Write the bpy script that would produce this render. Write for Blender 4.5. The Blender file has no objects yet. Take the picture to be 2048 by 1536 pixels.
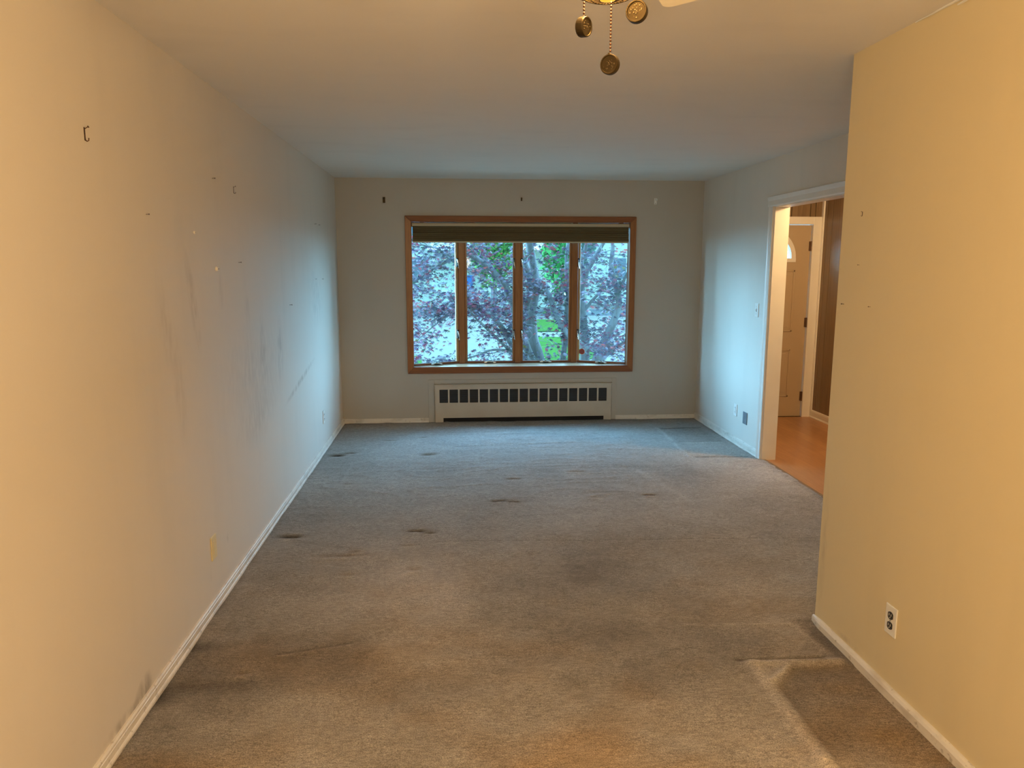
import bpy, bmesh, math, random
import numpy as np
from mathutils import Vector, Matrix, noise as mnoise
random.seed(7); np.random.seed(7)
S = bpy.context.scene
COL = S.collection

# ------------------------------------------------------------------ camera
def make_camera():
    f, yaw, pitch, roll, h = 1479.62, 0.0791017, 0.1592285, 0.00093984, 1.60231
    fw = Vector((math.sin(yaw)*math.cos(pitch), math.cos(yaw)*math.cos(pitch), -math.sin(pitch)))
    r = Vector((math.cos(yaw), -math.sin(yaw), 0)); u = r.cross(fw)
    r2 = math.cos(roll)*r + math.sin(roll)*u; u2 = -math.sin(roll)*r + math.cos(roll)*u
    cd = bpy.data.cameras.new('camera'); cam = bpy.data.objects.new('camera', cd); COL.objects.link(cam)
    m = Matrix((r2, u2, -fw)).transposed().to_4x4(); m.translation = (0, 0, h)
    cam.matrix_world = m
    cd.sensor_width = 36; cd.lens = 36*f/2048; cd.clip_start = .05; cd.clip_end = 300
    S.camera = cam
make_camera()

# ------------------------------------------------------------------ world, lights, exposure
# hazy bright sky on the street side (+y), dim blue sky behind the house
SKY_FRONT, SKY_REAR = 43.0, 4.2      # front value is scaled by azimuth: brightest low in the west, dimmer straight ahead
w = bpy.data.worlds.new('sky'); S.world = w; w.use_nodes = True
wn = w.node_tree.nodes; wl = w.node_tree.links
bg = wn['Background']
tc = wn.new('ShaderNodeTexCoord'); sx = wn.new('ShaderNodeSeparateXYZ'); rp = wn.new('ShaderNodeValToRGB')
wl.new(tc.outputs['Generated'], sx.inputs[0]); wl.new(sx.outputs['Z'], rp.inputs[0]); wl.new(rp.outputs[0], bg.inputs['Color'])
rp.color_ramp.elements[0].position = 0.0; rp.color_ramp.elements[0].color = (.31, .68, 1.0, 1)
rp.color_ramp.elements[1].position = 0.7; rp.color_ramp.elements[1].color = (.25, .58, 1.0, 1)
mr = wn.new('ShaderNodeMapRange'); mr.interpolation_type = 'SMOOTHSTEP'; wl.new(sx.outputs['Y'], mr.inputs[0])
for i, v in enumerate((-.30, .15, 0, SKY_FRONT)): mr.inputs[i+1].default_value = v
xr_ = wn.new('ShaderNodeMapRange'); wl.new(sx.outputs['X'], xr_.inputs[0])
for i, v in enumerate((-1, 1, 0, 1)): xr_.inputs[i+1].default_value = v
az = wn.new('ShaderNodeValToRGB'); wl.new(xr_.outputs[0], az.inputs[0]); e = az.color_ramp.elements
e[0].position = .10; e[0].color = (1, 1, 1, 1); e[1].position = .90; e[1].color = (.60, .60, .60, 1)
for p_, v in ((.30, .31), (.68, .27)): k_ = e.new(p_); k_.color = (v, v, v, 1)
mu = wn.new('ShaderNodeMath'); mu.operation = 'MULTIPLY'; wl.new(mr.outputs[0], mu.inputs[0]); wl.new(az.outputs[0], mu.inputs[1])
ad = wn.new('ShaderNodeMath'); ad.operation = 'ADD'; wl.new(mu.outputs[0], ad.inputs[0]); ad.inputs[1].default_value = SKY_REAR
wl.new(ad.outputs[0], bg.inputs['Strength'])

def lamp(name, kind, loc, energy, color, size=.1, rot=(0, 0, 0), portal=False, sy=None):
    ld = bpy.data.lights.new(name, kind); ld.energy = energy; ld.color = color
    if kind == 'AREA':
        ld.shape = 'RECTANGLE'; ld.size = size; ld.size_y = sy or size
        if portal: ld.cycles.is_portal = True
    else: ld.shadow_soft_size = size
    o = bpy.data.objects.new(name, ld); COL.objects.link(o); o.location = loc; o.rotation_euler = rot
    return o
WARM = (1.0, .71, .41)
lamp('window_portal', 'AREA', (.69, 7.98, 1.3), 1, (1, 1, 1), 2.3, (math.radians(-90), 0, 0), True, 1.6)
lamp('added_lamp_bulb', 'POINT', (.25, -.30, 1.66), 100, WARM, .12)  # unseen lamp added behind the camera to warm the near end
lamp('foyer_lamp_bulb', 'POINT', (3.35, 5.3, 2.28), 84, (1.0, .64, .30), .08)

S.view_settings.view_transform = 'Standard'; S.view_settings.look = 'None'
S.view_settings.exposure = 0.08; S.view_settings.gamma = 1.0; S.view_settings.use_curve_mapping = False
S.cycles.max_bounces = 10; S.cycles.diffuse_bounces = 6; S.cycles.transparent_max_bounces = 12
S.cycles.sample_clamp_indirect = 6; S.cycles.caustics_reflective = False; S.cycles.caustics_refractive = False

# room numbers (metres)
XL, YF, XR, XN, YN, H = -1.1335, 7.504, 2.5395, 1.618, 3.027, 2.44
YB = -2.3           # rear wall behind the camera
T = .12

# ------------------------------------------------------------------ helpers
def tag(o, label=None, cat=None, group=None, kind=None):
    if label: o['label'] = label
    if cat: o['category'] = cat
    if group: o['group'] = group
    if kind: o['kind'] = kind
    return o
def empty(name, loc=(0, 0, 0), rot=(0, 0, 0)):
    o = bpy.data.objects.new(name, None); COL.objects.link(o); o.location = loc; o.rotation_euler = rot
    o.empty_display_size = .05
    return o
class MB:
    def __init__(s): s.v = []; s.f = []
    def add(s, vs, fs):
        n = len(s.v); s.v += [tuple(v) for v in vs]; s.f += [tuple(i+n for i in f) for f in fs]; return s
    def box(s, x0, x1, y0, y1, z0, z1):
        return s.add([(x0,y0,z0),(x1,y0,z0),(x1,y1,z0),(x0,y1,z0),(x0,y0,z1),(x1,y0,z1),(x1,y1,z1),(x0,y1,z1)],
                     [(0,3,2,1),(4,5,6,7),(0,1,5,4),(1,2,6,5),(2,3,7,6),(3,0,4,7)])
    def extrude(s, pts, d, d2=None):
        """closed polygon pts (3d) swept along vector d"""
        n = len(pts); a = [Vector(p) for p in pts]; b = [p+Vector(d) for p in a]
        return s.add(a+b, [tuple(range(n))[::-1], tuple(range(n, 2*n))] + [(i, (i+1) % n, n+(i+1) % n, n+i) for i in range(n)])
    def tube(s, pts, rad, n=8, caps=True):
        pts = [Vector(p) for p in pts]; R = rad if isinstance(rad, (list, tuple)) else [rad]*len(pts)
        base = len(s.v); up = Vector((0.123, .31, .94))
        for i, p in enumerate(pts):
            t = (pts[min(i+1, len(pts)-1)]-pts[max(i-1, 0)]).normalized()
            a = t.cross(up)
            if a.length < .05: a = t.cross(Vector((1, 0, 0)))
            a.normalize(); b = t.cross(a)
            for k in range(n):
                q = 2*math.pi*k/n; s.v.append(tuple(p+R[i]*(math.cos(q)*a+math.sin(q)*b)))
        for i in range(len(pts)-1):
            for k in range(n):
                s.f.append((base+i*n+k, base+i*n+(k+1) % n, base+(i+1)*n+(k+1) % n, base+(i+1)*n+k))
        if caps:
            s.f.append(tuple(base+k for k in range(n))[::-1]); e = base+(len(pts)-1)*n
            s.f.append(tuple(e+k for k in range(n)))
        return s
    def lathe(s, prof, c=(0, 0, 0), n=24, axis='z'):
        base = len(s.v)
        for r, h in prof:
            for k in range(n):
                q = 2*math.pi*k/n; x, y = r*math.cos(q), r*math.sin(q)
                p = {'z': (x, y, h), 'y': (x, h, y), 'x': (h, x, y)}[axis]
                s.v.append((c[0]+p[0], c[1]+p[1], c[2]+p[2]))
        for i in range(len(prof)-1):
            for k in range(n):
                s.f.append((base+i*n+k, base+i*n+(k+1) % n, base+(i+1)*n+(k+1) % n, base+(i+1)*n+k))
        return s
    def ball(s, c, r, n=8, m=5):
        return s.lathe([(max(1e-5, r*math.sin(math.pi*i/m)), -r*math.cos(math.pi*i/m)) for i in range(m+1)], c, n)
    def build(s, name, mat, parent=None, bevel=0, smooth=False, seg=2):
        me = bpy.data.meshes.new(name); me.from_pydata(s.v, [], s.f)
        bm = bmesh.new(); bm.from_mesh(me); bmesh.ops.recalc_face_normals(bm, faces=bm.faces); bm.to_mesh(me); bm.free()
        me.update()
        if smooth:
            for p in me.polygons: p.use_smooth = True
        o = bpy.data.objects.new(name, me); COL.objects.link(o)
        if mat: me.materials.append(mat)
        if parent:
            o.parent = parent
        if bevel:
            b = o.modifiers.new('bevel', 'BEVEL'); b.width = bevel; b.segments = seg; b.limit_method = 'ANGLE'; b.harden_normals = False
        return o
def struct(mb, name, mat, **k):
    return tag(mb.build(name, mat, **k), kind='structure')

# ------------------------------------------------------------------ materials
def srgb(r, g, b):
    return tuple(((c/255)/12.92 if c/255 < .04045 else ((c/255+.055)/1.055)**2.4) for c in (r, g, b))
class Mat:
    def __init__(s, name, color, rough=.6, metal=0, spec=.5):
        s.m = bpy.data.materials.new(name); s.m.use_nodes = True; s.nt = s.m.node_tree; s.n = s.nt.nodes; s.l = s.nt.links
        s.b = s.n['Principled BSDF']; s.b.inputs['Roughness'].default_value = rough; s.b.inputs['Metallic'].default_value = metal
        s.b.inputs['Specular IOR Level'].default_value = spec
        c = s.n.new('ShaderNodeRGB'); c.outputs[0].default_value = (*color, 1); s.c = c.outputs[0]
        s.tc = s.n.new('ShaderNodeNewGeometry').outputs['Position']
        s.obj = s.n.new('ShaderNodeTexCoord').outputs['Object']
    def noise(s, scale, detail=3, vec=None, stretch=None, rough=.5, dist=0):
        t = s.n.new('ShaderNodeTexNoise'); t.inputs['Scale'].default_value = scale; t.inputs['Detail'].default_value = detail
        t.inputs['Roughness'].default_value = rough; t.inputs['Distortion'].default_value = dist
        v = vec or s.obj
        if stretch:
            mp = s.n.new('ShaderNodeMapping'); mp.inputs['Scale'].default_value = stretch; s.l.new(v, mp.inputs[0]); v = mp.outputs[0]
        s.l.new(v, t.inputs['Vector']); return t.outputs['Fac']
    def ramp(s, fac, p0, p1, c0=0, c1=1):
        r = s.n.new('ShaderNodeMapRange'); s.l.new(fac, r.inputs[0])
        for i, v in enumerate((p0, p1, c0, c1)): r.inputs[i+1].default_value = v
        return r.outputs[0]
    def math(s, op, a, b):
        r = s.n.new('ShaderNodeMath'); r.operation = op
        for i, v in enumerate((a, b)):
            if isinstance(v, (int, float)): r.inputs[i].default_value = v
            else: s.l.new(v, r.inputs[i])
        return r.outputs[0]
    def mix(s, fac, color, mode='MIX'):
        r = s.n.new('ShaderNodeMix'); r.data_type = 'RGBA'; r.blend_type = mode
        if isinstance(fac, (int, float)): r.inputs[0].default_value = fac
        else: s.l.new(fac, r.inputs[0])
        s.l.new(s.c, r.inputs[6])
        if isinstance(color, tuple): r.inputs[7].default_value = (*color, 1)
        else: s.l.new(color, r.inputs[7])
        s.c = r.outputs[2]; return s
    def bump(s, h, strength=.2, dist=.002):
        b = s.n.new('ShaderNodeBump'); b.inputs['Strength'].default_value = strength; b.inputs['Distance'].default_value = dist
        s.l.new(h, b.inputs['Height'])
        if getattr(s, 'bn', None): s.l.new(s.bn, b.inputs['Normal'])
        s.bn = b.outputs[0]; s.l.new(s.bn, s.b.inputs['Normal']); return s
    def spot(s, c, rad, col, amt, rotx=0):
        """soft irregular stain: ellipsoid at c (world) with radii rad"""
        mp = s.n.new('ShaderNodeMapping'); mp.vector_type = 'TEXTURE'
        mp.inputs['Location'].default_value = c; mp.inputs['Rotation'].default_value = (rotx, 0, 0); mp.inputs['Scale'].default_value = rad
        s.l.new(s.tc, mp.inputs[0])
        L = s.n.new('ShaderNodeVectorMath'); L.operation = 'LENGTH'; s.l.new(mp.outputs[0], L.inputs[0])
        f = s.ramp(L.outputs['Value'], 1.0, 0.15, 0, amt)
        nz = s.ramp(s.noise(9, 4, s.tc, (1, 3, 1.2)), .35, .68, .1, 1.25)
        return s.mix(s.math('MULTIPLY', f, s.math('MULTIPLY', nz, .72)), col)
    def done(s):
        s.l.new(s.c, s.b.inputs['Base Color']); return s.m
M = {}
def paint(name, col, stains=(), rough=.55):
    m = Mat(name, col, rough, spec=.35)
    m.mix(m.ramp(m.noise(1.1, 4, m.tc), .35, .75, 0, .22), tuple(c*.86 for c in col))
    m.mix(m.ramp(m.noise(2.3, 5, m.tc, (1, 2.2, .5)), .52, .8, 0, .16), tuple(c*.7 for c in col))
    for st in stains: m.spot(*st)
    m.bump(m.noise(140, 3, m.tc), .12, .0015); m.bump(m.noise(14, 2, m.tc), .08, .004)
    return m.done()
WALL = (.70, .655, .58)
D1 = (.30, .24, .17); D2 = (.13, .10, .07); D3 = (.34, .32, .30)
M['wall_left'] = paint('wall paint with scuffs', WALL, [
    ((XL, 3.349, 1.44), (.2, .055, .26), D1, .55, .25), ((XL, 3.02, 1.36), (.2, .08, .22), D1, .26, .2), ((XL, 3.12, 1.1), (.2, .07, .30), D1, .28, .1),
    ((XL, 4.49, 1.12), (.2, .08, .22), D3, .55, .1), ((XL, 4.93, 1.07), (.2, .09, .24), D3, .62, -.1), ((XL, 4.2, 1.35), (.2, .06, .12), D3, .4, 0), ((XL, 3.75, 1.48), (.2, .05, .12), D3, .28, 0),
    ((XL, 5.55, .76), (.2, .62, .03), D1, .75, .16), ((XL, 4.3, .72), (.2, .5, .16), D3, .35, .1), ((XL, 4.4, 1.0), (.2, .9, .32), D3, .3, 0),
    ((XL, 2.57, .075), (.2, .10, .06), D2, .95, .3), ((XL, 2.44, .06), (.2, .20, .035), D2, .75, -.1), ((XL, 3.35, .19), (.2, .012, .05), D2, .5, 0), ((XL, 3.62, .26), (.2, .02, .03), D2, .3, 0),
    ((XL, 6.3, 1.35), (.2, .35, .3), D3, .45, 0)])
M['wall'] = paint('wall paint', WALL)
M['wall_near'] = paint('cream wall paint', (.70, .60, .38), [((XN, 2.74, .06), (.2, .12, .02), D1, .5, 0), ((XN, 2.99, .35), (.2, .03, .35), D1, .3, 0)])
M['far'] = paint('wall paint darkened for shade', (.48, .46, .40))  # wall paint darkened to put the window wall's shade into its colour
M['ceil'] = paint('ceiling paint', (.80, .77, .71), rough=.7)
m = Mat('white trim paint', (.74, .70, .62), .38)
m.mix(m.ramp(m.noise(7, 5, m.tc, (1, 1, 3)), .5, .72, 0, .55), (.42, .36, .28)).mix(m.ramp(m.noise(38, 4, m.tc), .62, .7, 0, .5), (.3, .24, .17))
m.bump(m.noise(30, 3, m.tc), .2, .003); M['trim'] = m.done()
m = Mat('clean white trim paint', (.78, .76, .70), .35); m.mix(m.ramp(m.noise(5, 3, m.tc), .4, .8, 0, .2), (.6, .55, .46)); M['trim2'] = m.done()
def wood(name, c0, c1, stretch, rough=.35, scale=9):
    m = Mat(name, c0, rough)
    m.mix(m.ramp(m.noise(scale, 5, m.tc, stretch, .6, .6), .35, .68), c1)
    m.mix(m.ramp(m.noise(scale*7, 3, m.tc, stretch), .45, .8, 0, .35), tuple(c*.5 for c in c0))
    m.bump(m.noise(scale*7, 3, m.tc, stretch), .08, .002)
    return m.done()
M['woodh'] = wood('window casing wood grain', (.25, .080, .018), (.16, .045, .009), (.35, 3, 9), rough=.5)
M['woodv'] = wood('window post wood grain', (.33, .125, .035), (.22, .072, .018), (9, 9, .35))
M['seat'] = wood('window seat wood', (.55, .36, .22), (.45, .28, .15), (.35, 7, 3), rough=.16)
M['stile'] = wood('lit sash edge wood', (.50, .27, .10), (.40, .2, .07), (9, 9, .35))  # lighter wood: light on the end stiles put into their colour
m = Mat('brass', (.065, .045, .020), .45, .9); m.mix(m.ramp(m.noise(60, 4), .4, .7, 0, .7), (.04, .027, .012)); M['brass'] = m.done()
m = Mat('chain beads', (.08, .028, .012), .4, .8); M['bead'] = m.done()
m = Mat('tan gasket', (.30, .26, .18), .7); M['gasket'] = m.done()
m = Mat('lead came', (.035, .025, .015), 1, spec=0); M['lead'] = m.done()
m = Mat('chrome', (.75, .78, .8), .22, 1); M['chrome'] = m.done()
m = Mat('black hardware', (.02, .02, .022), .4); M['black'] = m.done()
m = Mat('dark rusty metal', (.07, .045, .03), .5, .6); m.mix(m.ramp(m.noise(200, 2), .45, .6), (.18, .09, .05)); M['rust'] = m.done()
m = Mat('white plastic', (.80, .79, .74), .35); M['plastic'] = m.done()
m = Mat('ivory plastic', (.74, .64, .38), .35); M['ivory'] = m.done()
m = Mat('galvanised plate', (.20, .22, .24), .45, .5); m.mix(m.ramp(m.noise(30, 3), .4, .7, 0, .5), (.3, .32, .34)); M['plate'] = m.done()
m = Mat('radiator enamel', (.56, .51, .41), .42); m.mix(m.ramp(m.noise(4, 5, m.tc), .45, .75, 0, .5), (.44, .38, .29)); M['rad'] = m.done()
m = Mat('radiator grille', (.09, .10, .115), .5, .2); M['grille'] = m.done()
m = Mat('radiator inside', (.012, .012, .013), .9); M['void'] = m.done()
m = Mat('olive shade fabric', (.12, .092, .04), .85); m.mix(m.ramp(m.noise(500, 2, m.tc, (.3, 1, 1)), .4, .6, 0, .3), (.07, .055, .026)); m.bump(m.noise(500, 2, m.tc, (.3, 1, 1)), .3, .001); M['blind'] = m.done()
m = Mat('blind head rail', (.48, .41, .27), .5); M['rail'] = m.done()
# laminate floor
m = Mat('foyer laminate', (.40, .205, .085), .33)
bt = m.n.new('ShaderNodeTexBrick'); mp = m.n.new('ShaderNodeMapping'); mp.inputs['Rotation'].default_value = (0, 0, math.radians(90))
m.l.new(m.tc, mp.inputs[0]); m.l.new(mp.outputs[0], bt.inputs['Vector'])
for k, v in (('Scale', 1), ('Brick Width', 1.1), ('Row Height', .12), ('Mortar Size', .0012), ('Bias', 0)): bt.inputs[k].default_value = v
bt.inputs['Color1'].default_value = (.42, .215, .09, 1); bt.inputs['Color2'].default_value = (.34, .165, .066, 1); bt.inputs['Mortar'].default_value = (.22, .1, .04, 1)
m.mix(.85, bt.outputs['Color']); m.mix(m.ramp(m.noise(5, 6, m.tc, (6, .7, 1), .6, .8), .4, .75, 0, .5), (.24, .11, .045)); M['laminate'] = m.done()
# panelling
def panel_mat(name, along):
    m = Mat(name, (.20, .128, .062), .42)
    st = (12, 12, .5)
    m.mix(m.ramp(m.noise(4, 6, m.tc, st, .6, 1.2), .38, .7, 0, .8), (.115, .068, .03)); m.mix(m.ramp(m.noise(1.2, 3, m.tc), .4, .7, 0, .35), (.27, .18, .09))
    return m.done()
M['panel'] = panel_mat('wood wall panelling', 0)
m = Mat('front door paint', (.44, .34, .22), .4); m.mix(m.ramp(m.noise(3, 4, m.tc), .4, .8, 0, .3), (.38, .28, .17)); M['door'] = m.done()

def glass(name, haze=.0, tint=(.93, .99, .98)):
    mt = bpy.data.materials.new(name); mt.use_nodes = True; n = mt.node_tree.nodes; l = mt.node_tree.links; n.clear()
    o = n.new('ShaderNodeOutputMaterial'); tr = n.new('ShaderNodeBsdfTransparent'); tr.inputs[0].default_value = (*tint, 1)
    gl = n.new('ShaderNodeBsdfGlossy'); gl.inputs['Roughness'].default_value = .02; fr = n.new('ShaderNodeFresnel'); fr.inputs[0].default_value = 1.12
    mx = n.new('ShaderNodeMixShader'); l.new(fr.outputs[0], mx.inputs[0]); l.new(tr.outputs[0], mx.inputs[1]); l.new(gl.outputs[0], mx.inputs[2])
    last = mx
    if haze:
        d = n.new('ShaderNodeBsdfTranslucent'); d.inputs[0].default_value = (.8, .85, .9, 1)
        t = n.new('ShaderNodeTexNoise'); t.inputs['Scale'].default_value = 3; t.inputs['Detail'].default_value = 5
        r = n.new('ShaderNodeMapRange'); l.new(t.outputs[0], r.inputs[0]); r.inputs[1].default_value = .3; r.inputs[2].default_value = .7
        r.inputs[3].default_value = haze*.4; r.inputs[4].default_value = haze*1.4
        m2 = n.new('ShaderNodeMixShader'); l.new(r.outputs[0], m2.inputs[0]); l.new(mx.outputs[0], m2.inputs[1]); l.new(d.outputs[0], m2.inputs[2]); last = m2
    l.new(last.outputs[0], o.inputs[0]); return mt
M['glass'] = glass('window glass', .003); M['glass_hazy'] = glass('hazy window glass', .010)  # right casement pane mixes in more translucent haze

# ------------------------------------------------------------------ carpet: dense grid with dents, seams and worn patches
def seg_d(X, Y, a, b):
    ax, ay = a; bx, by = b; dx, dy = bx-ax, by-ay; L = dx*dx+dy*dy
    t = np.clip(((X-ax)*dx+(Y-ay)*dy)/L, 0, 1); return np.hypot(X-ax-t*dx, Y-ay-t*dy)
def poly_in(X, Y, P, soft=.012):
    d = np.full(X.shape, 1e9)
    for i in range(len(P)):
        a, b = P[i], P[(i+1) % len(P)]
        nx, ny = -(b[1]-a[1]), b[0]-a[0]; L = math.hypot(nx, ny)
        d = np.minimum(d, ((X-a[0])*nx+(Y-a[1])*ny)/L)     # convex, counter clockwise
    return np.clip(d/soft+.5, 0, 1)
def vnoise(X, Y, sc, seed):
    rs = np.random.RandomState(seed); G = rs.rand(64, 64)
    x = X*sc+17.3; y = Y*sc+9.1; xi = np.floor(x).astype(int); yi = np.floor(y).astype(int); fx = x-xi; fy = y-yi
    fx = fx*fx*(3-2*fx); fy = fy*fy*(3-2*fy)
    g = lambda i, j: G[i % 64, j % 64]
    return (g(xi, yi)*(1-fx)+g(xi+1, yi)*fx)*(1-fy)+(g(xi, yi+1)*(1-fx)+g(xi+1, yi+1)*fx)*fy
def carpet():
    x0, x1, y0, y1 = XL-.01, XR+.02, YB, YF
    st = .0125; nx = int((x1-x0)/st)+1; ny = int((y1-1.4)/st)+1
    xs = np.linspace(x0, x1, nx); ys = np.concatenate([[y0], np.linspace(1.4, y1, ny)]); ny += 1
    X, Y = np.meshgrid(xs, ys)
    sh = np.ones_like(X); br = np.zeros_like(X); Z = np.zeros_like(X)
    f = sum(vnoise(X, Y, s, k)*a for k, (s, a) in enumerate(((1.1, .5), (2.4, .28), (5.3, .16), (11, .1))))-.52
    f2 = sum(vnoise(X, Y*1.6, s, k+9)*a for k, (s, a) in enumerate(((1.7, .5), (3.9, .3), (8.7, .2))))-.5
    near = np.clip((4.4-Y)/2.2, 0, 1)
    sh += f*(.55+1.0*near)+.10*near
    sh += (vnoise(X, Y, 26, 31)-.5)*.10 + (vnoise(X*.8, Y*1.6, 13, 33)-.5)*.06
    br += np.clip(f2*2.6+.25, -.1, 1)*near*.9
    Z += (vnoise(X, Y, 3, 5)-.5)*.008 + (vnoise(X*.9, Y*1.4, 7, 6)-.5)*.004
    wm = np.clip(vnoise(X, Y, .9, 91)*2.2-.6, 0, 1)*np.clip((Y-3.3)/.8, 0, 1)
    rg = 1-np.abs(vnoise(X*1.0+.15*vnoise(X, Y, 3, 92), Y*4.2+.6*vnoise(X, Y, 1.3, 93), 3.1, 94)-.5)*2
    rg = rg**6; Z += .006*rg*wm; sh += .07*rg*wm
    rg2 = np.roll(rg, -2, 0); sh -= .08*rg2*wm
    # smudged traffic area down the middle, worn bands
    sh -= .12*np.exp(-((X-.95)/.35)**2-((Y-3.1)/.8)**2) + .16*np.exp(-((X+.75)/.35)**2-((Y-3.0)/.45)**2)
    sh -= .10*np.exp(-((X-2.2)/.5)**2-((Y-4.6)/.5)**2)
    def dent(cx, cy, rx, ry, dk=.8, b=1.0, dz=.014):
        rx *= 1.15; ry *= 1.25
        g = np.exp(-((X-cx)/rx)**2-((Y-cy)/ry)**2)
        g *= .6+.8*vnoise(X, Y, 30, 44)
        nonlocal sh, br, Z
        sh = sh-dk*g; br = br+b*g; Z = Z-dz*g
        r2 = np.exp(-((X-cx)/(rx*1.1))**2-((Y-cy+ry*2.0)/(ry*.9))**2); sh = sh+.18*r2; Z = Z+.006*r2
    for d in ((-.235, 4.34, .05, .018), (-.165, 4.30, .03, .014), (-.99, 4.30, .055, .022), (.30, 4.87, .045, .014), (.39, 4.84, .035, .011),
              (-1.0, 6.21, .05, .03), (-.9, 6.27, .04, .02), (-.225, 6.18, .05, .03), (.44, 5.4, .04, .016), (1.36, 4.93, .035, .015)): dent(*d)
    for d in ((-.227, 3.76, .035, .018), (-.568, 3.72, .035, .014), (-.56, 4.03, .04, .014), (-.27, 4.1, .04, .012), (-.8, 5.35, .03, .02), (-.62, 3.98, .12, .02),
              (.97, 4.9, .05, .015), (-.85, 2.80, .02, .012), (-.30, 6.8, .03, .02), (.95, 5.55, .06, .02), (-.6, 6.7, .04, .02)): dent(*d, dk=.22, b=.4, dz=.006)
    def line(a, b, wd, dk, dz=0, bb=0, wob=.012):
        nonlocal sh, br, Z
        o = (vnoise(X, Y, 4, 71)-.5)*wob*2
        d = seg_d(X, Y+o, a, b); g = np.exp(-(d/wd)**2); sh = sh-dk*g; Z = Z+dz*g; br = br+bb*g
    line((-.3, 4.15), (2.2, 4.03), .010, .16, -.004); line((-.3, 4.135), (2.2, 4.015), .010, -.10, .003)
    line((1.5, 4.98), (.9, 5.02), .012, .12); line((.0, 6.42), (1.1, 6.52), .012, .12, -.003)
    line((-.2, 6.2), (.4, 6.3), .015, .10); line((-.84, 5.4), (-.84, 5.9), .012, -.12, .003); line((-.95, 4.25), (-.55, 4.05), .02, .14)
    line((-.75, 2.93), (-.45, 2.99), .010, .22, -.004); line((-.75, 2.915), (-.45, 2.975), .01, -.18, .004)
    line((.35, 4.55), (.8, 4.60), .015, .10); line((2.1, 4.85), (.6, 4.7), .03, -.06)
    # arc shaped worn patch by the middle right
    R = np.hypot((X-1.30)/.42, (Y-5.45)/.42); arc = np.exp(-((R-1)/.10)**2)*(Y > 5.4); sh += .05*arc
    sh -= .17*np.exp(-((X-1.25)/.28)**2-((Y-5.72)/.16)**2) + .16*np.exp(-((X-1.75)/.20)**2-((Y-5.55)/.45)**2)
    line((1.42, 5.65), (1.62, 4.75), .03, -.10)
    # dirt stains by the left skirting; pile also darker along three walls
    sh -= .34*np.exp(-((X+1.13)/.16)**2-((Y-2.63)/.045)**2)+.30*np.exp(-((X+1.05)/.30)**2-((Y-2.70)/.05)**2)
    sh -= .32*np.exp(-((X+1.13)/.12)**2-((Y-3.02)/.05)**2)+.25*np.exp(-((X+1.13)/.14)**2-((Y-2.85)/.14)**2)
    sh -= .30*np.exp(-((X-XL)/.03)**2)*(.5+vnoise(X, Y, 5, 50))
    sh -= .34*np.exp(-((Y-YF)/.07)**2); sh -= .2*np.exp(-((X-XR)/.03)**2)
    # marks of removed furniture by the near right wall, plus a painted shadow edge
    Q = [(1.335, 2.655), (1.228, 2.54), (1.224, 2.0), (1.215, 1.0), (1.66, 1.0), (1.66, 2.66)]
    inn = poly_in(X, Y, Q); sh -= .20*inn; br += .25*inn; Z -= .004*inn
    n2 = .6+.8*vnoise(X, Y, 16, 61)
    for a, b, wd in (((1.19, 2.70), (1.56, 2.69), .022), ((1.19, 2.69), (1.188, 2.1), .028), ((1.188, 2.1), (1.18, 1.0), .030), ((1.215, 2.56), (1.33, 2.665), .014)):
        d = seg_d(X, Y, a, b); g = np.exp(-(d/wd)**4)*n2; sh += .26*g; Z += .010*np.exp(-(d/wd)**2)
    sh += .10*poly_in(X, Y, [(1.33, 2.66), (1.17, 2.69), (1.17, 2.52), (1.22, 2.55)], .02)
    line((1.14, 2.735), (1.50, 2.725), .012, .40, -.006, .4, .002)  # dark line: shadow edge above the ridge, put into the pile colour
    line((1.0, 3.05), (1.50, 3.01), .008, -.22, .004, 0, .004); line((1.50, 3.01), (1.53, 2.76), .008, -.2, .003, 0, .004)
    sh -= .05*poly_in(X, Y, [(1.08, 3.0), (1.08, 2.77), (1.5, 2.76), (1.49, 3.0)], .03)
    sh -= .35*poly_in(X, Y, [(1.53, 3.05), (1.56, 2.66), (1.66, 2.66), (1.66, 3.05)], .03)
    # square cut marks by the far right wall
    P1 = [(2.03, 7.03), (2.03, 6.46), (2.45, 6.46), (2.43, 7.05)]; P2 = [(2.03, 6.40), (2.01, 5.93), (2.46, 5.90), (2.46, 6.40)]
    sh -= .12*poly_in(X, Y, P1, .04); br -= .1*poly_in(X, Y, P1, .04); sh += .02*poly_in(X, Y, P2, .04)
    for a, b in (((2.04, 7.03), (2.44, 7.05)), ((2.05, 6.44), (2.48, 6.455)), ((2.03, 5.92), (2.46, 5.895))): line(a, b, .014, .50, -.008, 0, .002)
    for a, b in (((2.0, 7.03), (2.0, 6.5)), ((1.99, 6.40), (1.97, 5.93)), ((2.0, 6.0), (2.1, 6.0)), ((2.05, 6.41), (2.48, 6.42))): line(a, b, .02, -.16, .006, 0, .004)
    Z = Z + .006
    V = np.stack([X, Y, Z], -1).reshape(-1, 3)
    i = np.arange(ny-1)[:, None]*nx+np.arange(nx-1)[None]
    F = np.stack([i, i+1, i+1+nx, i+nx], -1).reshape(-1, 4)
    keep = np.ones(len(F), bool)
    cx = X.reshape(-1)[F].mean(1); cy = Y.reshape(-1)[F].mean(1)
    keep &= ~((cx > XN+.03) & (cy < YN-.03)); F = F[keep]
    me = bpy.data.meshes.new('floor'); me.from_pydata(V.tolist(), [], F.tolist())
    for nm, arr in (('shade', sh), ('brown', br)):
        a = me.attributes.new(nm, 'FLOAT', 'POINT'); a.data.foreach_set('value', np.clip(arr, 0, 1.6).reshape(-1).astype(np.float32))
    me.polygons.foreach_set('use_smooth', [True]*len(me.polygons)); me.update()
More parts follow.
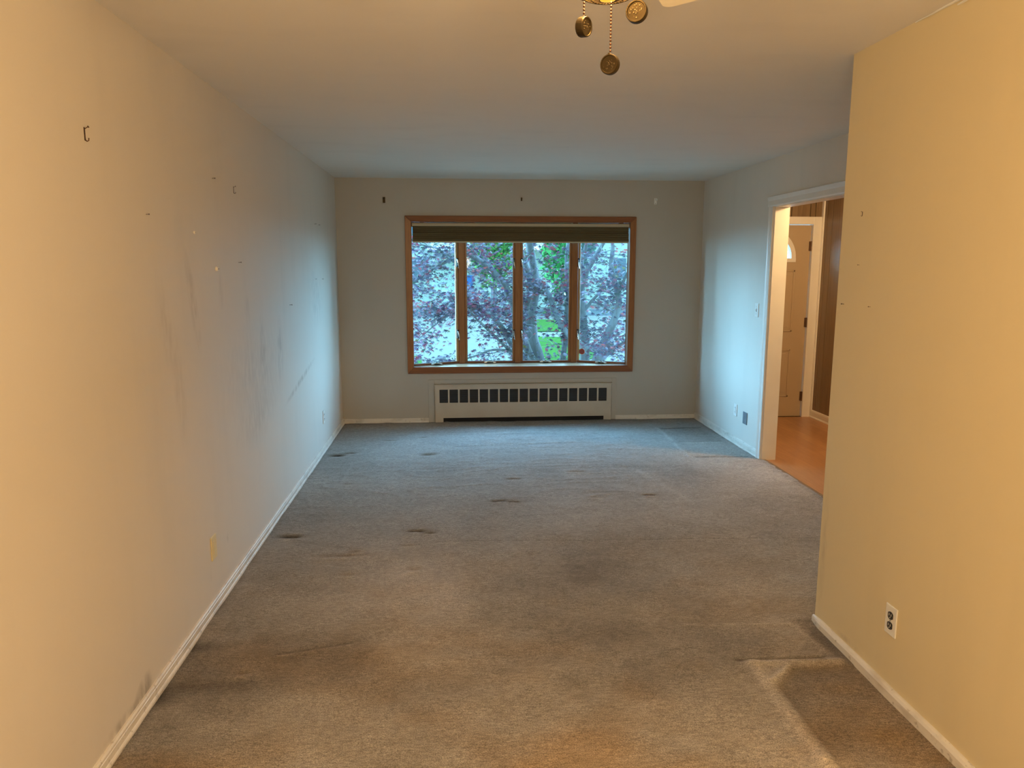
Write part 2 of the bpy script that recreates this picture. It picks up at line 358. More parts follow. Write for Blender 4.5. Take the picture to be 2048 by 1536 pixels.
    o = bpy.data.objects.new('floor', me); COL.objects.link(o); tag(o, 'worn taupe wall to wall carpet with dents and dirt marks', kind='structure')
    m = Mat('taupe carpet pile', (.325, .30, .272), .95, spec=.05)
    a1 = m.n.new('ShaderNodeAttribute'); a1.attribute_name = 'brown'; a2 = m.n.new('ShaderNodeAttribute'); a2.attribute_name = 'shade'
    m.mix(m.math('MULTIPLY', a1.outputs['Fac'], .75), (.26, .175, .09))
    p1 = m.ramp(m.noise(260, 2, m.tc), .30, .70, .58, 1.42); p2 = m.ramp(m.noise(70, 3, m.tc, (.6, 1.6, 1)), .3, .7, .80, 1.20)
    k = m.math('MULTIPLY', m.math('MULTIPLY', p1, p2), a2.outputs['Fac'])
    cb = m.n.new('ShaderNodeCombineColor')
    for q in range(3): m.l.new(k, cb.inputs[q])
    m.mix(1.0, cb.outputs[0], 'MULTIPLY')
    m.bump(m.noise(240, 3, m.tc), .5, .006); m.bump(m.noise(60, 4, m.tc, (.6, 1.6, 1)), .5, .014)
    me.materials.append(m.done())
carpet()

# ------------------------------------------------------------------ shell
struct(MB().box(XL-.3, 4.2, YB-.2, YF+.15, -.18, -.02), 'floor_slab', M['void'])
struct(MB().box(XL-T, 4.1, YB-T, YF+.15, H, H+.12), 'ceiling', M['ceil'])
struct(MB().box(XL-T, XL, YB-T, YF+.15, -.1, H), 'wall_left', M['wall_left'])
struct(MB().box(XL, XN+.3, YB-T, YB, -.1, H), 'wall_back', M['wall'])
wn_ = struct(MB().box(XN, XN+T, YB, YN, -.1, H).box(XN+T, XR+T, YN-T, YN, -.1, H), 'wall_near_right', M['wall_near'])
# window wall, opening for the bay
OX0, OX1, OZ0, OZ1 = -.425, 1.81, .56, 2.035
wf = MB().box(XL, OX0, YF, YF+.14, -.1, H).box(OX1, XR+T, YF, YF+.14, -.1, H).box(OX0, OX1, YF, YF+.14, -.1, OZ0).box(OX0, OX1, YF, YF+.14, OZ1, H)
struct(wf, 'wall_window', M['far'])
# right wall with cased opening to the foyer
DY0, DY1, DZ = 4.05, 5.80, 2.065
struct(MB().box(XR, XR+T, DY1, YF, -.1, H).box(XR, XR+T, YN, DY0, -.1, H).box(XR, XR+T, DY0, DY1, DZ, H), 'wall_right', M['wall'])
# foyer walls
FX, FDX0, FDX1, FDZ = 3.80, 2.785, 3.70, 2.02
def grooved(axis, a0, a1, other, z0, z1, th, seed, hole=None):
    """panelling: boards with fine gaps; axis 'x' wall face at y=other, 'y' wall face at x=other"""
    r = random.Random(seed); mb = MB(); a = a0
    while a < a1-.01:
        wdt = r.choice((.10, .13, .17, .20)); b = min(a+wdt, a1)
        spans = [(z0, z1)]
        if axis == 'x' and hole and b > hole[0] and a < hole[1]: 
            if a < hole[0]-.02: b = min(b, hole[0])
            if b > hole[1]+.02 and a < hole[1]-.001: b = hole[1]
            if a >= hole[0]-.001 and b <= hole[1]+.001: spans = [(hole[2], z1)]
        for s0, s1 in spans:
            if axis == 'x': mb.box(a+.003, b-.003, other, other+th, s0, s1)
            else: mb.box(other, other+th, a+.003, b-.003, s0, s1)
        a = b
    return mb
hole = (FDX0-.02, FDX1+.02, FDZ+.02)
wp = struct(grooved('x', XR+T, FX, YF, 0, H, .012, 3, hole), 'wall_foyer_front', M['panel'], bevel=.0015, seg=1)
MB().box(XR+T, FDX0-.02, YF+.012, YF+.13, -.1, H).box(FDX1+.02, FX+.1, YF+.012, YF+.13, -.1, H).box(FDX0-.02, FDX1+.02, YF+.012, YF+.13, FDZ+.02, H).build('backing', M['void'], wp)
ws = struct(grooved('y', YN, YF, FX, 0, H, .012, 8), 'wall_foyer_side', M['panel'], bevel=.0015, seg=1)
MB().box(FX+.012, FX+.1, YN-T, YF+.12, -.1, H).build('backing', M['void'], ws)
struct(MB().box(XR+T, FX, YN-T, YN, -.1, H), 'wall_foyer_back', M['wall'])
struct(MB().box(XR+.035, FX+.005, YN-T, YF+.01, -.02, .004), 'floor_foyer', M['laminate'])
m = Mat('threshold strip', (.16, .10, .05), .45); struct(MB().box(XR+.012, XR+.04, DY0, DY1, -.02, .009), 'trim_7', m.done(), bevel=.002)

# baseboards: stepped profile with cap bead
def base(name, p, q, nrm, h=.055, th=.013, mat=None):
    p = Vector(p); q = Vector(q); n = Vector(nrm)
    prof = [(0, 0), (th+.006, 0), (th+.006, .012), (th+.003, .018), (th, .020), (th, h-.016), (th-.002, h-.014), (th-.002, h-.006), (th-.006, h), (0, h)]
    struct(MB().extrude([p+n*a+Vector((0, 0, b)) for a, b in prof], q-p), name, mat or M['trim'])
base('baseboard_left', (XL, YB, 0), (XL, YF, 0), (1, 0, 0), .058)
base('baseboard_window', (XL, YF, 0), (-.262, YF, 0), (0, -1, 0), .05)
base('baseboard_window_right', (1.683, YF, 0), (XR, YF, 0), (0, -1, 0), .05)
base('baseboard_right', (XR, DY1+.07, 0), (XR, YF, 0), (-1, 0, 0), .07)
base('baseboard_foyer', (FX, YN, 0), (FX, YF, 0), (-1, 0, 0), .085, mat=M['trim2'])
# thick painted skirting of the near right wall with a rounded end
bn = MB(); ys = np.linspace(YB, YN+.008, 70)
ring = []
for i, y in enumerate(ys):
    wv = (mnoise.noise(Vector((y*5, 1, 0)))*.003); th = .019+wv; h = .046+mnoise.noise(Vector((y*4, 7, 0)))*.003
    if i == len(ys)-1: th *= .55; h *= .86
    ring.append([(XN, y, 0), (XN-th, y, 0), (XN-th, y, h*.72), (XN-th*.72, y, h*.93), (XN-th*.3, y, h), (XN, y, h)])
V = [p for r in ring for p in r]; n = 6
bn.add(V, [(i*n+k, i*n+(k+1) % n, (i+1)*n+(k+1) % n, (i+1)*n+k) for i in range(len(ring)-1) for k in range(n)]+[tuple(range(n)), tuple(range(len(V)-n, len(V)))])
struct(bn, 'baseboard_near_right', M['trim'], smooth=False)
# peeled caulk along the ceiling joint of the near right wall
ck = MB()
for a, b, wd, dx in ((1.90, 2.62, .0045, 0), (1.95, 2.36, .004, .014), (2.10, 2.25, .005, .022), (2.33, 2.40, .004, .02)):
    pts = [(XN-.004-0*dx, y, H-.003-dx*.6+mnoise.noise(Vector((y*14, dx*90, 2)))*.003) for y in np.linspace(a, b, 18)]
    ck.tube(pts, [wd*(.35+.65*math.sin(math.pi*(i+.4)/18.2)) for i in range(18)], 5)
ck.build('caulk_streak', M['plastic'], wn_)

# ------------------------------------------------------------------ cased opening
cz = .075
tr = MB()
prof = lambda w_: [(0, 0), (0, .014), (w_*.12, .018), (w_*.55, .016), (w_*.7, .020), (w_*.92, .024), (w_, .018), (w_, 0)]
for yy, sgn in ((DY1+.0, 1), (DY0, -1)):
    tr.extrude([(XR-b, yy+sgn*a, 0) for a, b in prof(.065)], (0, 0, DZ+.0))
struct(tr, 'trim_1', M['trim2'])
tr = MB()
tr.extrude([(XR-b*1.25, DY0-.085, DZ-.004+a) for a, b in prof(.082)], (0, DY1-DY0+.17, 0))
struct(tr, 'trim_2', M['trim2'])
struct(MB().box(XR+.001, XR+T-.001, DY1-.010, DY1+.0, 0, DZ).box(XR+.001, XR+T-.001, DY0, DY0+.010, 0, DZ).box(XR+.001, XR+T-.001, DY0, DY1, DZ-.008, DZ), 'trim_3', M['trim2'])

# ------------------------------------------------------------------ foyer front door
M['lite'] = glass('door fanlight glass', .25)
d = tag(empty('door_1', ((FDX0+FDX1)/2, YF, 0)), 'painted front door with half round fanlight', kind='structure')
def rel(mb, o):
    mb.v = [(x-o[0], y-o[1], z-o[2]) for x, y, z in mb.v]; return mb
O = ((FDX0+FDX1)/2, YF, 0)
fc = (3.235, 1.676); R0 = .262
slab = []
# slab with half round hole, built as polygon strip
N = 24; arc = [(fc[0]+R0*math.cos(math.pi*i/N), fc[1]+R0*math.sin(math.pi*i/N)) for i in range(N+1)]
L, Rr, Zb, Zt = FDX0+.004, FDX1-.006, .008, FDZ-.006
mb = MB(); y0, y1 = YF+.018, YF+.060
def ex(poly): mb.extrude([(x, y0, z) for x, z in poly], (0, y1-y0, 0))
ex([(L, Zb), (Rr, Zb), (Rr, fc[1]), (L, fc[1])])
ex([(L, fc[1]), (fc[0]-R0, fc[1])]+[(x, z) for x, z in arc[::-1][1:N//2+1]]+[(fc[0], Zt), (L, Zt)])
ex([(Rr, fc[1]), (Rr, Zt), (fc[0], Zt)]+[(x, z) for x, z in arc[:N//2+1][::-1]])
slabo = rel(mb, O).build('door_slab', M['door'], d)
mb = MB()
def bead(x0, x1, z0, z1, wd=.018):
    for a in ((x0, x1, z0, z0+wd), (x0, x1, z1-wd, z1), (x0, x0+wd, z0, z1), (x1-wd, x1, z0, z1)):
        mb.box(a[0], a[1], YF+.010, YF+.019, a[2], a[3])
    mb.box(x0+.045, x1-.045, YF+.013, YF+.019, z0+.045, z1-.045)
for a in ((2.93, 3.20), (3.275, 3.545)):
    bead(a[0], a[1], .915, 1.555); bead(a[0], a[1], .22, .73)
rel(mb, O).build('door_panel', M['door'], d, bevel=.004)
mb = MB(); n = 30
for (ra, rb, ya) in ((R0-.004, R0+.022, .004), (R0+.018, R0+.045, .010)):
    for i in range(n):
        a, b = math.pi*i/n, math.pi*(i+1)/n
        mb.extrude([(fc[0]+r*math.cos(q), YF+ya, fc[1]+r*math.sin(q)) for r, q in ((ra, a), (rb, a), (rb, b), (ra, b))], (0, .02, 0))
mb.box(fc[0]-R0-.045, fc[0]+R0+.045, YF+.006, YF+.026, fc[1]-.04, fc[1])
rel(mb, O).build('fanlight_frame', M['trim2'], d)
mb = MB(); mb.extrude([(x, YF+.036, z) for x, z in arc], (0, .004, 0)); fg = rel(mb, O).build('fanlight_glass', M['lite'], d)
mb = MB()
for a in (30, 60, 90, 120, 150):
    q = math.radians(a); mb.tube([(fc[0]+.09*math.cos(q), YF+.034, fc[1]+.09*math.sin(q)), (fc[0]+R0*math.cos(q), YF+.034, fc[1]+R0*math.sin(q))], .0035, 6)
mb.tube([(fc[0]+.09*math.cos(math.pi*i/12), YF+.034, fc[1]+.09*math.sin(math.pi*i/12)) for i in range(13)], .0035, 6)
mb.tube([(fc[0]+.18*math.cos(math.pi*i/12), YF+.034, fc[1]+.035+.17*math.sin(math.pi*i/12)) for i in range(13)], .003, 6)
rel(mb, O).build('leading', M['black'], fg)
for z in (1.80, 1.012, .225):
    mb = MB().tube([(FDX1-.004, YF+.006, z-.05), (FDX1-.004, YF+.006, z+.05)], .008, 10).box(FDX1-.022, FDX1+.012, YF+.008, YF+.018, z-.048, z+.048)
    rel(mb, O).build('hinge', M['rust'], d)
mb = MB().lathe([(.0, -.062), (.026, -.058), (.028, -.04), (.012, -.028), (.012, -.01), (.03, -.006), (.03, 0)], (FDX0+.07, YF+.018, .96), 20, 'y'); rel(mb, O).build('door_knob', M['brass'], d, smooth=True)
# door frame and casing
mb = MB().box(FDX1-.001, FDX1+.085, YF-.018, YF, 0, FDZ+.075).box(FDX0-.085, FDX0+.001, YF-.018, YF, 0, FDZ+.075).box(FDX0, FDX1, YF-.018, YF, FDZ-.001, FDZ+.075)
mb.box(FDX1, FDX1+.018, YF, YF+.12, 0, FDZ+.018).box(FDX0-.018, FDX0, YF, YF+.12, 0, FDZ+.018).box(FDX0, FDX1, YF, YF+.12, FDZ, FDZ+.018)
struct(mb, 'trim_4', M['trim2'], bevel=.003)
struct(MB().box(FX-.016, FX, YF-.045, YF, .085, H), 'trim_5', M['trim2'], bevel=.004)
struct(MB().box(FDX0, FDX1, YF+.0, YF+.13, -.02, .008), 'trim_6', M['brass'])

# ------------------------------------------------------------------ bay window
W = tag(empty('window_1', (.69, YF, .575)), 'angled bay window of four casements in brown stained wood', kind='structure')
OW = (.69, YF, .575)
def wpart(mb, name, mat, parent=None, **k): return rel(mb, OW).build(name, mat, parent or W, **k)
# mitred picture casing on the wall
cx0, cx1, cz0, cz1 = -.466, 1.850, .512, 2.083; ix0, ix1, iz0, iz1 = -.404, 1.789, .580, 2.024
def casing(corners_out, corners_in, name, mat):
    a, b = corners_out; c, e = corners_in
    mb = MB().extrude([(a[0], YF-.020, a[1]), (b[0], YF-.020, b[1]), (e[0], YF-.016, e[1]), (c[0], YF-.016, c[1])], (0, .019, 0))
    return wpart(mb, name, mat, bevel=.004)
casing(((cx0, cz1), (cx1, cz1)), ((ix0, iz1), (ix1, iz1)), 'casing', M['woodh'])
casing(((cx0, cz0), (cx1, cz0)), ((ix0, iz0), (ix1, iz0)), 'casing', M['woodh'])
casing(((cx0, cz0), (cx0, cz1)), ((ix0, iz0), (ix0, iz1)), 'casing', M['woodv'])
casing(((cx1, cz0), (cx1, cz1)), ((ix1, iz0), (ix1, iz1)), 'casing', M['woodv'])
YC = 7.815; SA = (-.43, 7.60); SB = (.075, YC); SC = (1.292, YC); SD = (1.815, 7.60)
trap = [(OX0-.0, YF-.0), (OX1, YF-.0), (OX1, 7.60), (SC[0], YC+.05), (SB[0], YC+.05), (OX0, 7.60)]
trap2 = [(-.50, 7.645), (1.88, 7.645), (1.88, 7.66), (SC[0]+.02, YC+.10), (SB[0]-.02, YC+.10), (-.50, 7.66)]
wpart(MB().extrude([(x, y, .573) for x, y in trap], (0, 0, -.03)), 'seat_board', M['seat'], bevel=.002)
wpart(MB().extrude([(x, y, 2.028) for x, y in trap], (0, 0, .03)), 'head_board', M['seat'])
wpart(MB().extrude([(x, y, 2.06) for x, y in trap2], (0, 0, .22)).extrude([(x, y, .54) for x, y in trap2], (0, 0, -.35)), 'outer_cladding', M['plastic'])
wpart(MB().box(OX0-.004, OX0+.014, YF, 7.61, .573, 2.03), 'jamb_board', M['woodv']); wpart(MB().box(OX1-.014, OX1+.004, YF, 7.61, .573, 2.03), 'jamb_board', M['woodv'])
# posts between the casements
wpart(MB().extrude([(.058, YC-.012, .573), (.122, YC-.012, .573), (.118, YC+.06, .573), (.030, YC+.06, .573)], (0, 0, 1.455)), 'post', M['woodv'], bevel=.003)
wpart(MB().box(.648, .710, YC-.014, YC+.06, .573, 2.028), 'post', M['woodv'], bevel=.004)
wpart(MB().extrude([(1.245, YC-.012, .573), (1.312, YC-.012, .573), (1.335, YC+.06, .573), (1.249, YC+.06, .573)], (0, 0, 1.455)), 'post', M['woodv'], bevel=.003)
def sash(a, b, gmat, lock_end, golden=None):
    """casement between plan points a and b"""
    A = Vector((a[0], a[1], 0)); B = Vector((b[0], b[1], 0)); t = (B-A).normalized(); n = Vector((t.y, -t.x, 0))  # n points into the room
    L = (B-A).length; z0, z1 = .575, 2.026
    ang = math.atan2(t.y, t.x)
    sr = empty('sash', (a[0]-OW[0], a[1]-OW[1], 0), (0, 0, ang)); sr.parent = W
    def p(mb, nm, mat, **k): return mb.build(nm, mat, k.pop('parent', sr), **k)
    zz = 0  # local z=0 is seat level
    fr = MB().box(0, L, -.012, .030, zz, .020).box(.0, L, -.012, .030, 1.41, 1.452)
    p(fr, 'rail', M['woodh'], bevel=.003)
    p(MB().box(0, .022, -.006, .030, .02, 1.41), 'stile', M['stile'] if golden == 0 else M['woodv'], bevel=.003)
    p(MB().box(L-.022, L, -.006, .030, .02, 1.41), 'stile', M['stile'] if golden == 1 else M['woodv'], bevel=.003)
    p(MB().box(.020, L-.020, .008, .014, .018, 1.412), 'pane', gmat)
    # pale gasket around the glass
    g = MB()
    for q in ((.020, .026, .018, 1.412), (L-.026, L-.020, .018, 1.412), (.02, L-.02, .018, .023), (.02, L-.02, 1.405, 1.412)): g.box(q[0], q[1], .003, .008, q[2], q[3])
    p(g, 'gasket', M['gasket'])
    # folding crank operator on the bottom rail
    c = L*.5
    cr = MB().box(c-.030, c+.030, -.040, -.010, .002, .018).lathe([(.0, .030), (.011, .028), (.012, .018), (.012, 0)], (c, -.026, .002), 14)
    k = p(cr, 'crank', M['black'], bevel=.002)
    MB().tube([(c-.055, -.034, .014), (c-.02, -.036, .020), (c+.01, -.036, .018), (c+.048, -.034, .012)], [.0045, .006, .006, .005], 8).box(c-.062, c-.035, -.040, -.028, .008, .016).box(c+.035, c+.06, -.040, -.028, .006, .014).build('crank_handle', M['chrome'], k)
    # two lever locks on one stile
    lx = L-.010 if lock_end == 1 else .010
    for z in (1.055, .31):
        lk = p(MB().box(lx-.012, lx+.012, -.018, -.006, z-.045, z+.045), 'sash_lock', M['black'], bevel=.003)
        MB().tube([(lx-.003, -.022, z+.030), (lx, -.032, z+.005), (lx+.003, -.034, z-.03), (lx+.008, -.028, z-.062)], [.005, .007, .006, .0045], 8).build('lock_lever', M['chrome'], lk)
    return sr
sash(SA, (.052, 7.812), M['glass'], 1, 1)
sash((.122, YC), (.648, YC), M['glass'], 1)
sash((.710, YC), (1.245, YC), M['glass'], 0)
sash((1.318, 7.812), SD, M['glass_hazy'], 0, 0)

# pleated shade pulled up under the window head
B = tag(empty('pleated_shade', (.69, YF+.03, 2.012)), 'raised dark olive pleated shade with tan headrail across top of bay window', 'window shade')
OB = (.69, YF+.03, 2.012)
rel(MB().box(-.398, 1.783, YF+.008, YF+.050, 1.984, 2.012), OB).build('headrail', M['rail'], B, bevel=.002)
pl = []; zt, zb = 1.984, 1.838
prof = []
k = 7
for i in range(k*6+1):
    u = i/(k*6); z = zt+(zb-zt)*u
    bulge = .004*math.sin(u*math.pi*2*k)+(.012 if u > .42 else 0)*min(1, (u-.42)*14 if u > .42 else 0)+(.008*min(1, (u-.75)*12) if u > .75 else 0)
    prof.append((YF+.016-bulge, z))
poly = [(-.392, y, z) for y, z in prof]+[(-.392, YF+.044, zb), (-.392, YF+.044, zt)]
rel(MB().extrude(poly, (2.170, 0, 0)), OB).build('pleated_fabric', M['blind'], B)
rel(MB().box(-.392, 1.778, YF-.006, YF+.044, 1.824, 1.838), OB).build('bottom_rail', M['rail'], B, bevel=.003)
for x in (-.30, .20, .70, 1.23, 1.70):
    rel(MB().box(x-.022, x+.022, YF+.010, YF+.048, 2.008, 2.029), OB).build('bracket', M['rust'], B)

# round alarm sticker inside the right casement
t = (Vector((SD[0], SD[1], 0))-Vector((1.318, 7.812, 0))).normalized(); ang = math.atan2(t.y, t.x)
St = tag(empty('alarm_sticker', (1.318+t.x*.052+t.y*.0, 7.812+t.y*.052, .575+.115), (0, 0, ang)), 'round red alarm sticker low on the right casement glass', 'sticker')
m = Mat('sticker rim', (.75, .72, .7), .4); MB().lathe([(.0001, .0065), (.034, .0065), (.034, .0075), (.0001, .0075)], (0, 0, 0), 28, 'y').build('rim', m.done(), St)
m = Mat('sticker red', (.42, .05, .05), .4); MB().lathe([(.0001, .0055), (.030, .0055), (.030, .0066), (.0001, .0066)], (0, 0, 0), 28, 'y').build('disc', m.done(), St)
m = Mat('sticker bands', (.16, .10, .10), .4); mb = MB()
for z in (.012, .004, -.004, -.012): mb.box(-.024, .024, .0048, .0056, z-.0015, z+.0015)
mb.build('band', m.done(), St)

# ------------------------------------------------------------------ radiator cover
Rd = tag(empty('radiator_cover', (.71, YF, 0)), 'low cream metal radiator cover with dark grille windows under bay window', 'radiator cover')
OR = (.71, YF, 0)
fy = YF-.028
x0, x1, zt = -.195, 1.629, .388
gx0, gx1, gz0, gz1, ng = -.150, 1.580, .210, .347, 17
mb = MB(); bw = .017; pw = (gx1-gx0+bw)/ng
def fbox(a, b, c, e): mb.box(a, b, fy, fy+.003, c, e)
fbox(x0, x1, gz1, zt); fbox(x0, x1, .052, gz0); fbox(x0, gx0, gz0, gz1); fbox(gx1, x1, gz0, gz1)
for i in range(1, ng): fbox(gx0+i*pw-bw, gx0+i*pw, gz0, gz1)
fbox(x0, -.113, 0, .052); fbox(1.552, x1, 0, .052)
mb.box(x0, x1, fy+.003, YF-.001, zt-.004, zt); mb.box(x0, x0+.004, fy+.003, YF-.001, 0, zt); mb.box(x1-.004, x1, fy+.003, YF-.001, 0, zt)
rel(mb, OR).build('front_panel', M['rad'], Rd)
rel(MB().box(x0-.006, x1+.006, fy-.008, YF-.001, zt, zt+.012), OR).build('top_lip', M['rad'], Rd, bevel=.003)
for i in range(ng):
    a = gx0+i*pw; b = a+pw-bw; g = MB()
    for k in range(12):
        z = gz0+.006+k*.0112
        g.add([(a, fy+.004, z), (b, fy+.004, z), (b, fy+.012, z+.007), (a, fy+.012, z+.007), (a, fy+.0048, z-.0008), (b, fy+.0048, z-.0008), (b, fy+.0128, z+.0062), (a, fy+.0128, z+.0062)],
              [(0, 1, 2, 3), (7, 6, 5, 4), (0, 4, 5, 1), (2, 6, 7, 3), (1, 5, 6, 2), (0, 3, 7, 4)])
    rel(g, OR).build('grille', M['grille'], Rd)
rel(MB().box(x0+.006, x1-.006, fy+.020, fy+.024, 0, zt-.006), OR).build('inner_back', M['void'], Rd)
fr = MB()
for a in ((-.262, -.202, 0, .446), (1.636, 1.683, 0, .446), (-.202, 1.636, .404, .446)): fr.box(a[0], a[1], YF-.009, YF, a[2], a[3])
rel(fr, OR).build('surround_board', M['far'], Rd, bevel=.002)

# ------------------------------------------------------------------ wall plates (local: x along wall, y out of wall, z up)
def plate(kind, mat, slot, loc, rz, label, cat, wd=.070, ht=.115):
    o = tag(empty(cat.replace(' ', '_'), loc, (0, 0, rz)), label, cat)
    MB().box(-wd/2, wd/2, 0, .006, -ht/2, ht/2).build('cover_plate', mat, o, bevel=.003)
    if kind == 'duplex':
        for z in (.0195, -.0195):
            r = MB().extrude([(max(-.0145, min(.0145, .0175*math.cos(2*math.pi*i/20))), .005, z+.0145*math.sin(2*math.pi*i/20)) for i in range(20)], (0, .004, 0)).build('socket_face', slot, o)
            s = MB()
            for x in (-.006, .006): s.box(x-.001, x+.001, .0085, .0098, z-.001, z+.008)
            s.tube([(0, .0085, z-.007), (0, .0098, z-.007)], .0022, 8); s.build('slot', M['plastic'] if slot is M['black'] else M['black'], r)
        MB().tube([(0, .005, 0), (0, .0078, 0)], .003, 10).build('screw', M['chrome'], o)
    elif kind == 'switch':
        MB().box(-.006, .006, .005, .007, -.013, .013).build('switch_slot', M['rust'], o)
        MB().box(-.004, .004, .006, .018, -.002, .009).build('toggle', slot, o, bevel=.001)
        for z in (.03, -.03): MB().tube([(0, .005, z), (0, .0072, z)], .003, 10).build('screw', M['chrome'], o)
    elif kind == 'blank':
        for z in (.02, -.02): MB().tube([(0, .005, z), (0, .0074, z)], .003, 10).build('screw', mat, o)
    elif kind == 'decora':
        MB().box(-.0165, .0165, .005, .008, -.033, .033).build('insert', slot, o, bevel=.002)
    return o
HP = math.pi/2
plate('decora', M['ivory'], M['ivory'], (XL, 3.40, .297), -HP, 'ivory outlet plate low on left wall nearest camera', 'wall outlet')
plate('duplex', M['plastic'], M['plastic'], (XL, 6.40, .302), -HP, 'white outlet low on left wall near the far corner', 'wall outlet')
plate('duplex', M['plastic'], M['black'], (XN, 2.465, .295), HP, 'white outlet plate with black sockets on near right wall', 'wall outlet')
plate('duplex', M['plastic'], M['plastic'], (XR, 6.395, .311), HP, 'small white outlet on right wall left of grey metal plate', 'wall outlet', ht=.108)
plate('blank', M['plate'], M['plate'], (XR, 6.171, .281), HP, 'grey metal blank cover plate low on right wall by doorway', 'cover plate', wd=.092, ht=.108)
plate('switch', M['plastic'], M['plastic'], (XR, 6.04, 1.231), HP, 'white light switch beside the foyer doorway', 'light switch')

# ------------------------------------------------------------------ nails, hooks and anchors
def nail(wall, y, z, label, kind='nail', sc=1, group=None):
    rz, x = {'L': (-HP, XL), 'N': (HP, XN), 'F': (math.pi, None)}[wall]
    loc = (x, y, z) if wall != 'F' else (y, YF, z)
    if kind == 'nail':
        o = empty('nail', loc, (0, 0, rz)); MB().tube([(0, -.004, 0), (0, .012*sc, .001)], .0011*sc, 6).build('shank', M['rust'], o); MB().tube([(0, .012*sc, .001), (0, .0135*sc, .001)], .0032*sc, 10).build('head', M['rust'], o); cat = 'nail'
    elif kind == 'anchor':
        o = empty('wall_anchor', loc, (0, 0, rz)); MB().lathe([(.0001, .006*sc), (.0038*sc, .0055*sc), (.0055*sc, .0035*sc), (.0070*sc, .0005), (.0070*sc, 0)], (0, 0, 0), 14, 'y').build('flange', M['plastic'], o); MB().lathe([(.0001, .0075*sc), (.0014*sc, .007*sc), (.0014*sc, .004*sc)], (0, 0, 0), 8, 'y').build('screw', M['black'], o); cat = 'wall anchor'
    elif kind == 'hook':
        o = empty('picture_hook', loc, (0, 0, rz))
        MB().box(-.0035*sc, .0035*sc, 0, .0012, -.020*sc, .020*sc).build('strap', M['rust'], o)
        MB().tube([(0, .001, -.018*sc), (0, .006*sc, -.022*sc), (0, .011*sc, -.020*sc), (0, .012*sc, -.012*sc)], .0018*sc, 6).build('hook_tip', M['rust'], o)
        MB().tube([(0, -.004, .012*sc), (0, .012*sc, .021*sc)], .0013*sc, 6).tube([(0, .012*sc, .021*sc), (0, .014*sc, .0222*sc)], .0035*sc, 8).build('nail', M['rust'], o); cat = 'picture hook'
    return tag(o, label, cat, group)
nail('L', 2.485, 2.003, 'rusty picture hook high on left wall nearest the camera', 'hook', 1.0)
nail('L', 4.066, 1.988, 'small thin picture hook high on left wall, right of the nail', 'hook', .85)
nail('L', 3.72, 2.007, 'dark nail high on left wall just left of the small hook', sc=1.1)
nail('L', 2.911, 1.787, 'lone small nail on left wall below the rusty picture hook', sc=.9)
nail('L', 3.421, 1.743, 'round pale wall anchor above the brown scuff on left wall', 'anchor', 1.0)
nail('L', 3.70, 1.583, 'bright white wall anchor at mid height of left wall', 'anchor', 1.7)
nail('L', 4.082, 1.615, 'dark nail right of the bright white anchor on left wall', sc=1.1)
nail('L', 5.267, 1.328, 'dark nail head above the grey smudges on left wall', sc=1.4)
nail('L', 6.326, 1.935, 'left one of the high pair of nails near the far left corner', sc=1.3)
nail('L', 6.51, 1.937, 'right one of the high pair of nails near the far left corner', sc=1.2)
nail('L', 6.27, 1.488, 'left one of the lower pair of nails near the far left corner', sc=1.0)
nail('L', 6.60, 1.482, 'right one of the lower pair of nails near the far left corner', sc=1.0)
nail('N', 2.877, 1.804, 'small screw hook highest on the near right wall', 'hook', .42)
nail('N', 2.871, 1.604, 'tiny nail just below the screw hook on near right wall', sc=.6)
nail('N', 2.968, 1.444, 'dark nail closest to the edge of the near right wall', sc=.9)
nail('N', 2.77, 1.443, 'tiny nail right of the edge nail on near right wall', sc=.7)
def rod_bracket(x, z, mat, sc, label):
    o = tag(empty('rod_bracket', (x, YF, z), (0, 0, math.pi)), label, 'curtain rod bracket')
    MB().box(-.013*sc, .013*sc, 0, .004, -.030*sc, .030*sc).build('wall_plate', mat, o, bevel=.002)
    MB().tube([(0, .003, .012*sc), (0, .035*sc, .012*sc), (0, .045*sc, .004*sc), (0, .055*sc, .004*sc), (0, .062*sc, .018*sc)], .005*sc, 8).build('rod_arm', mat, o)
    for k in (.022, -.022): MB().tube([(0, .002, k*sc), (0, .006, k*sc)], .003, 8).build('screw', M['brass'], o)
rod_bracket(-.663, 2.231, M['brass'], .95, 'tarnished curtain rod bracket above left of the bay window')
rod_bracket(.688, 2.248, M['brass'], .55, 'small curtain rod hook centred above the bay window')
rod_bracket(2.041, 2.238, M['plastic'], 1.0, 'white curtain rod bracket above right of the bay window')

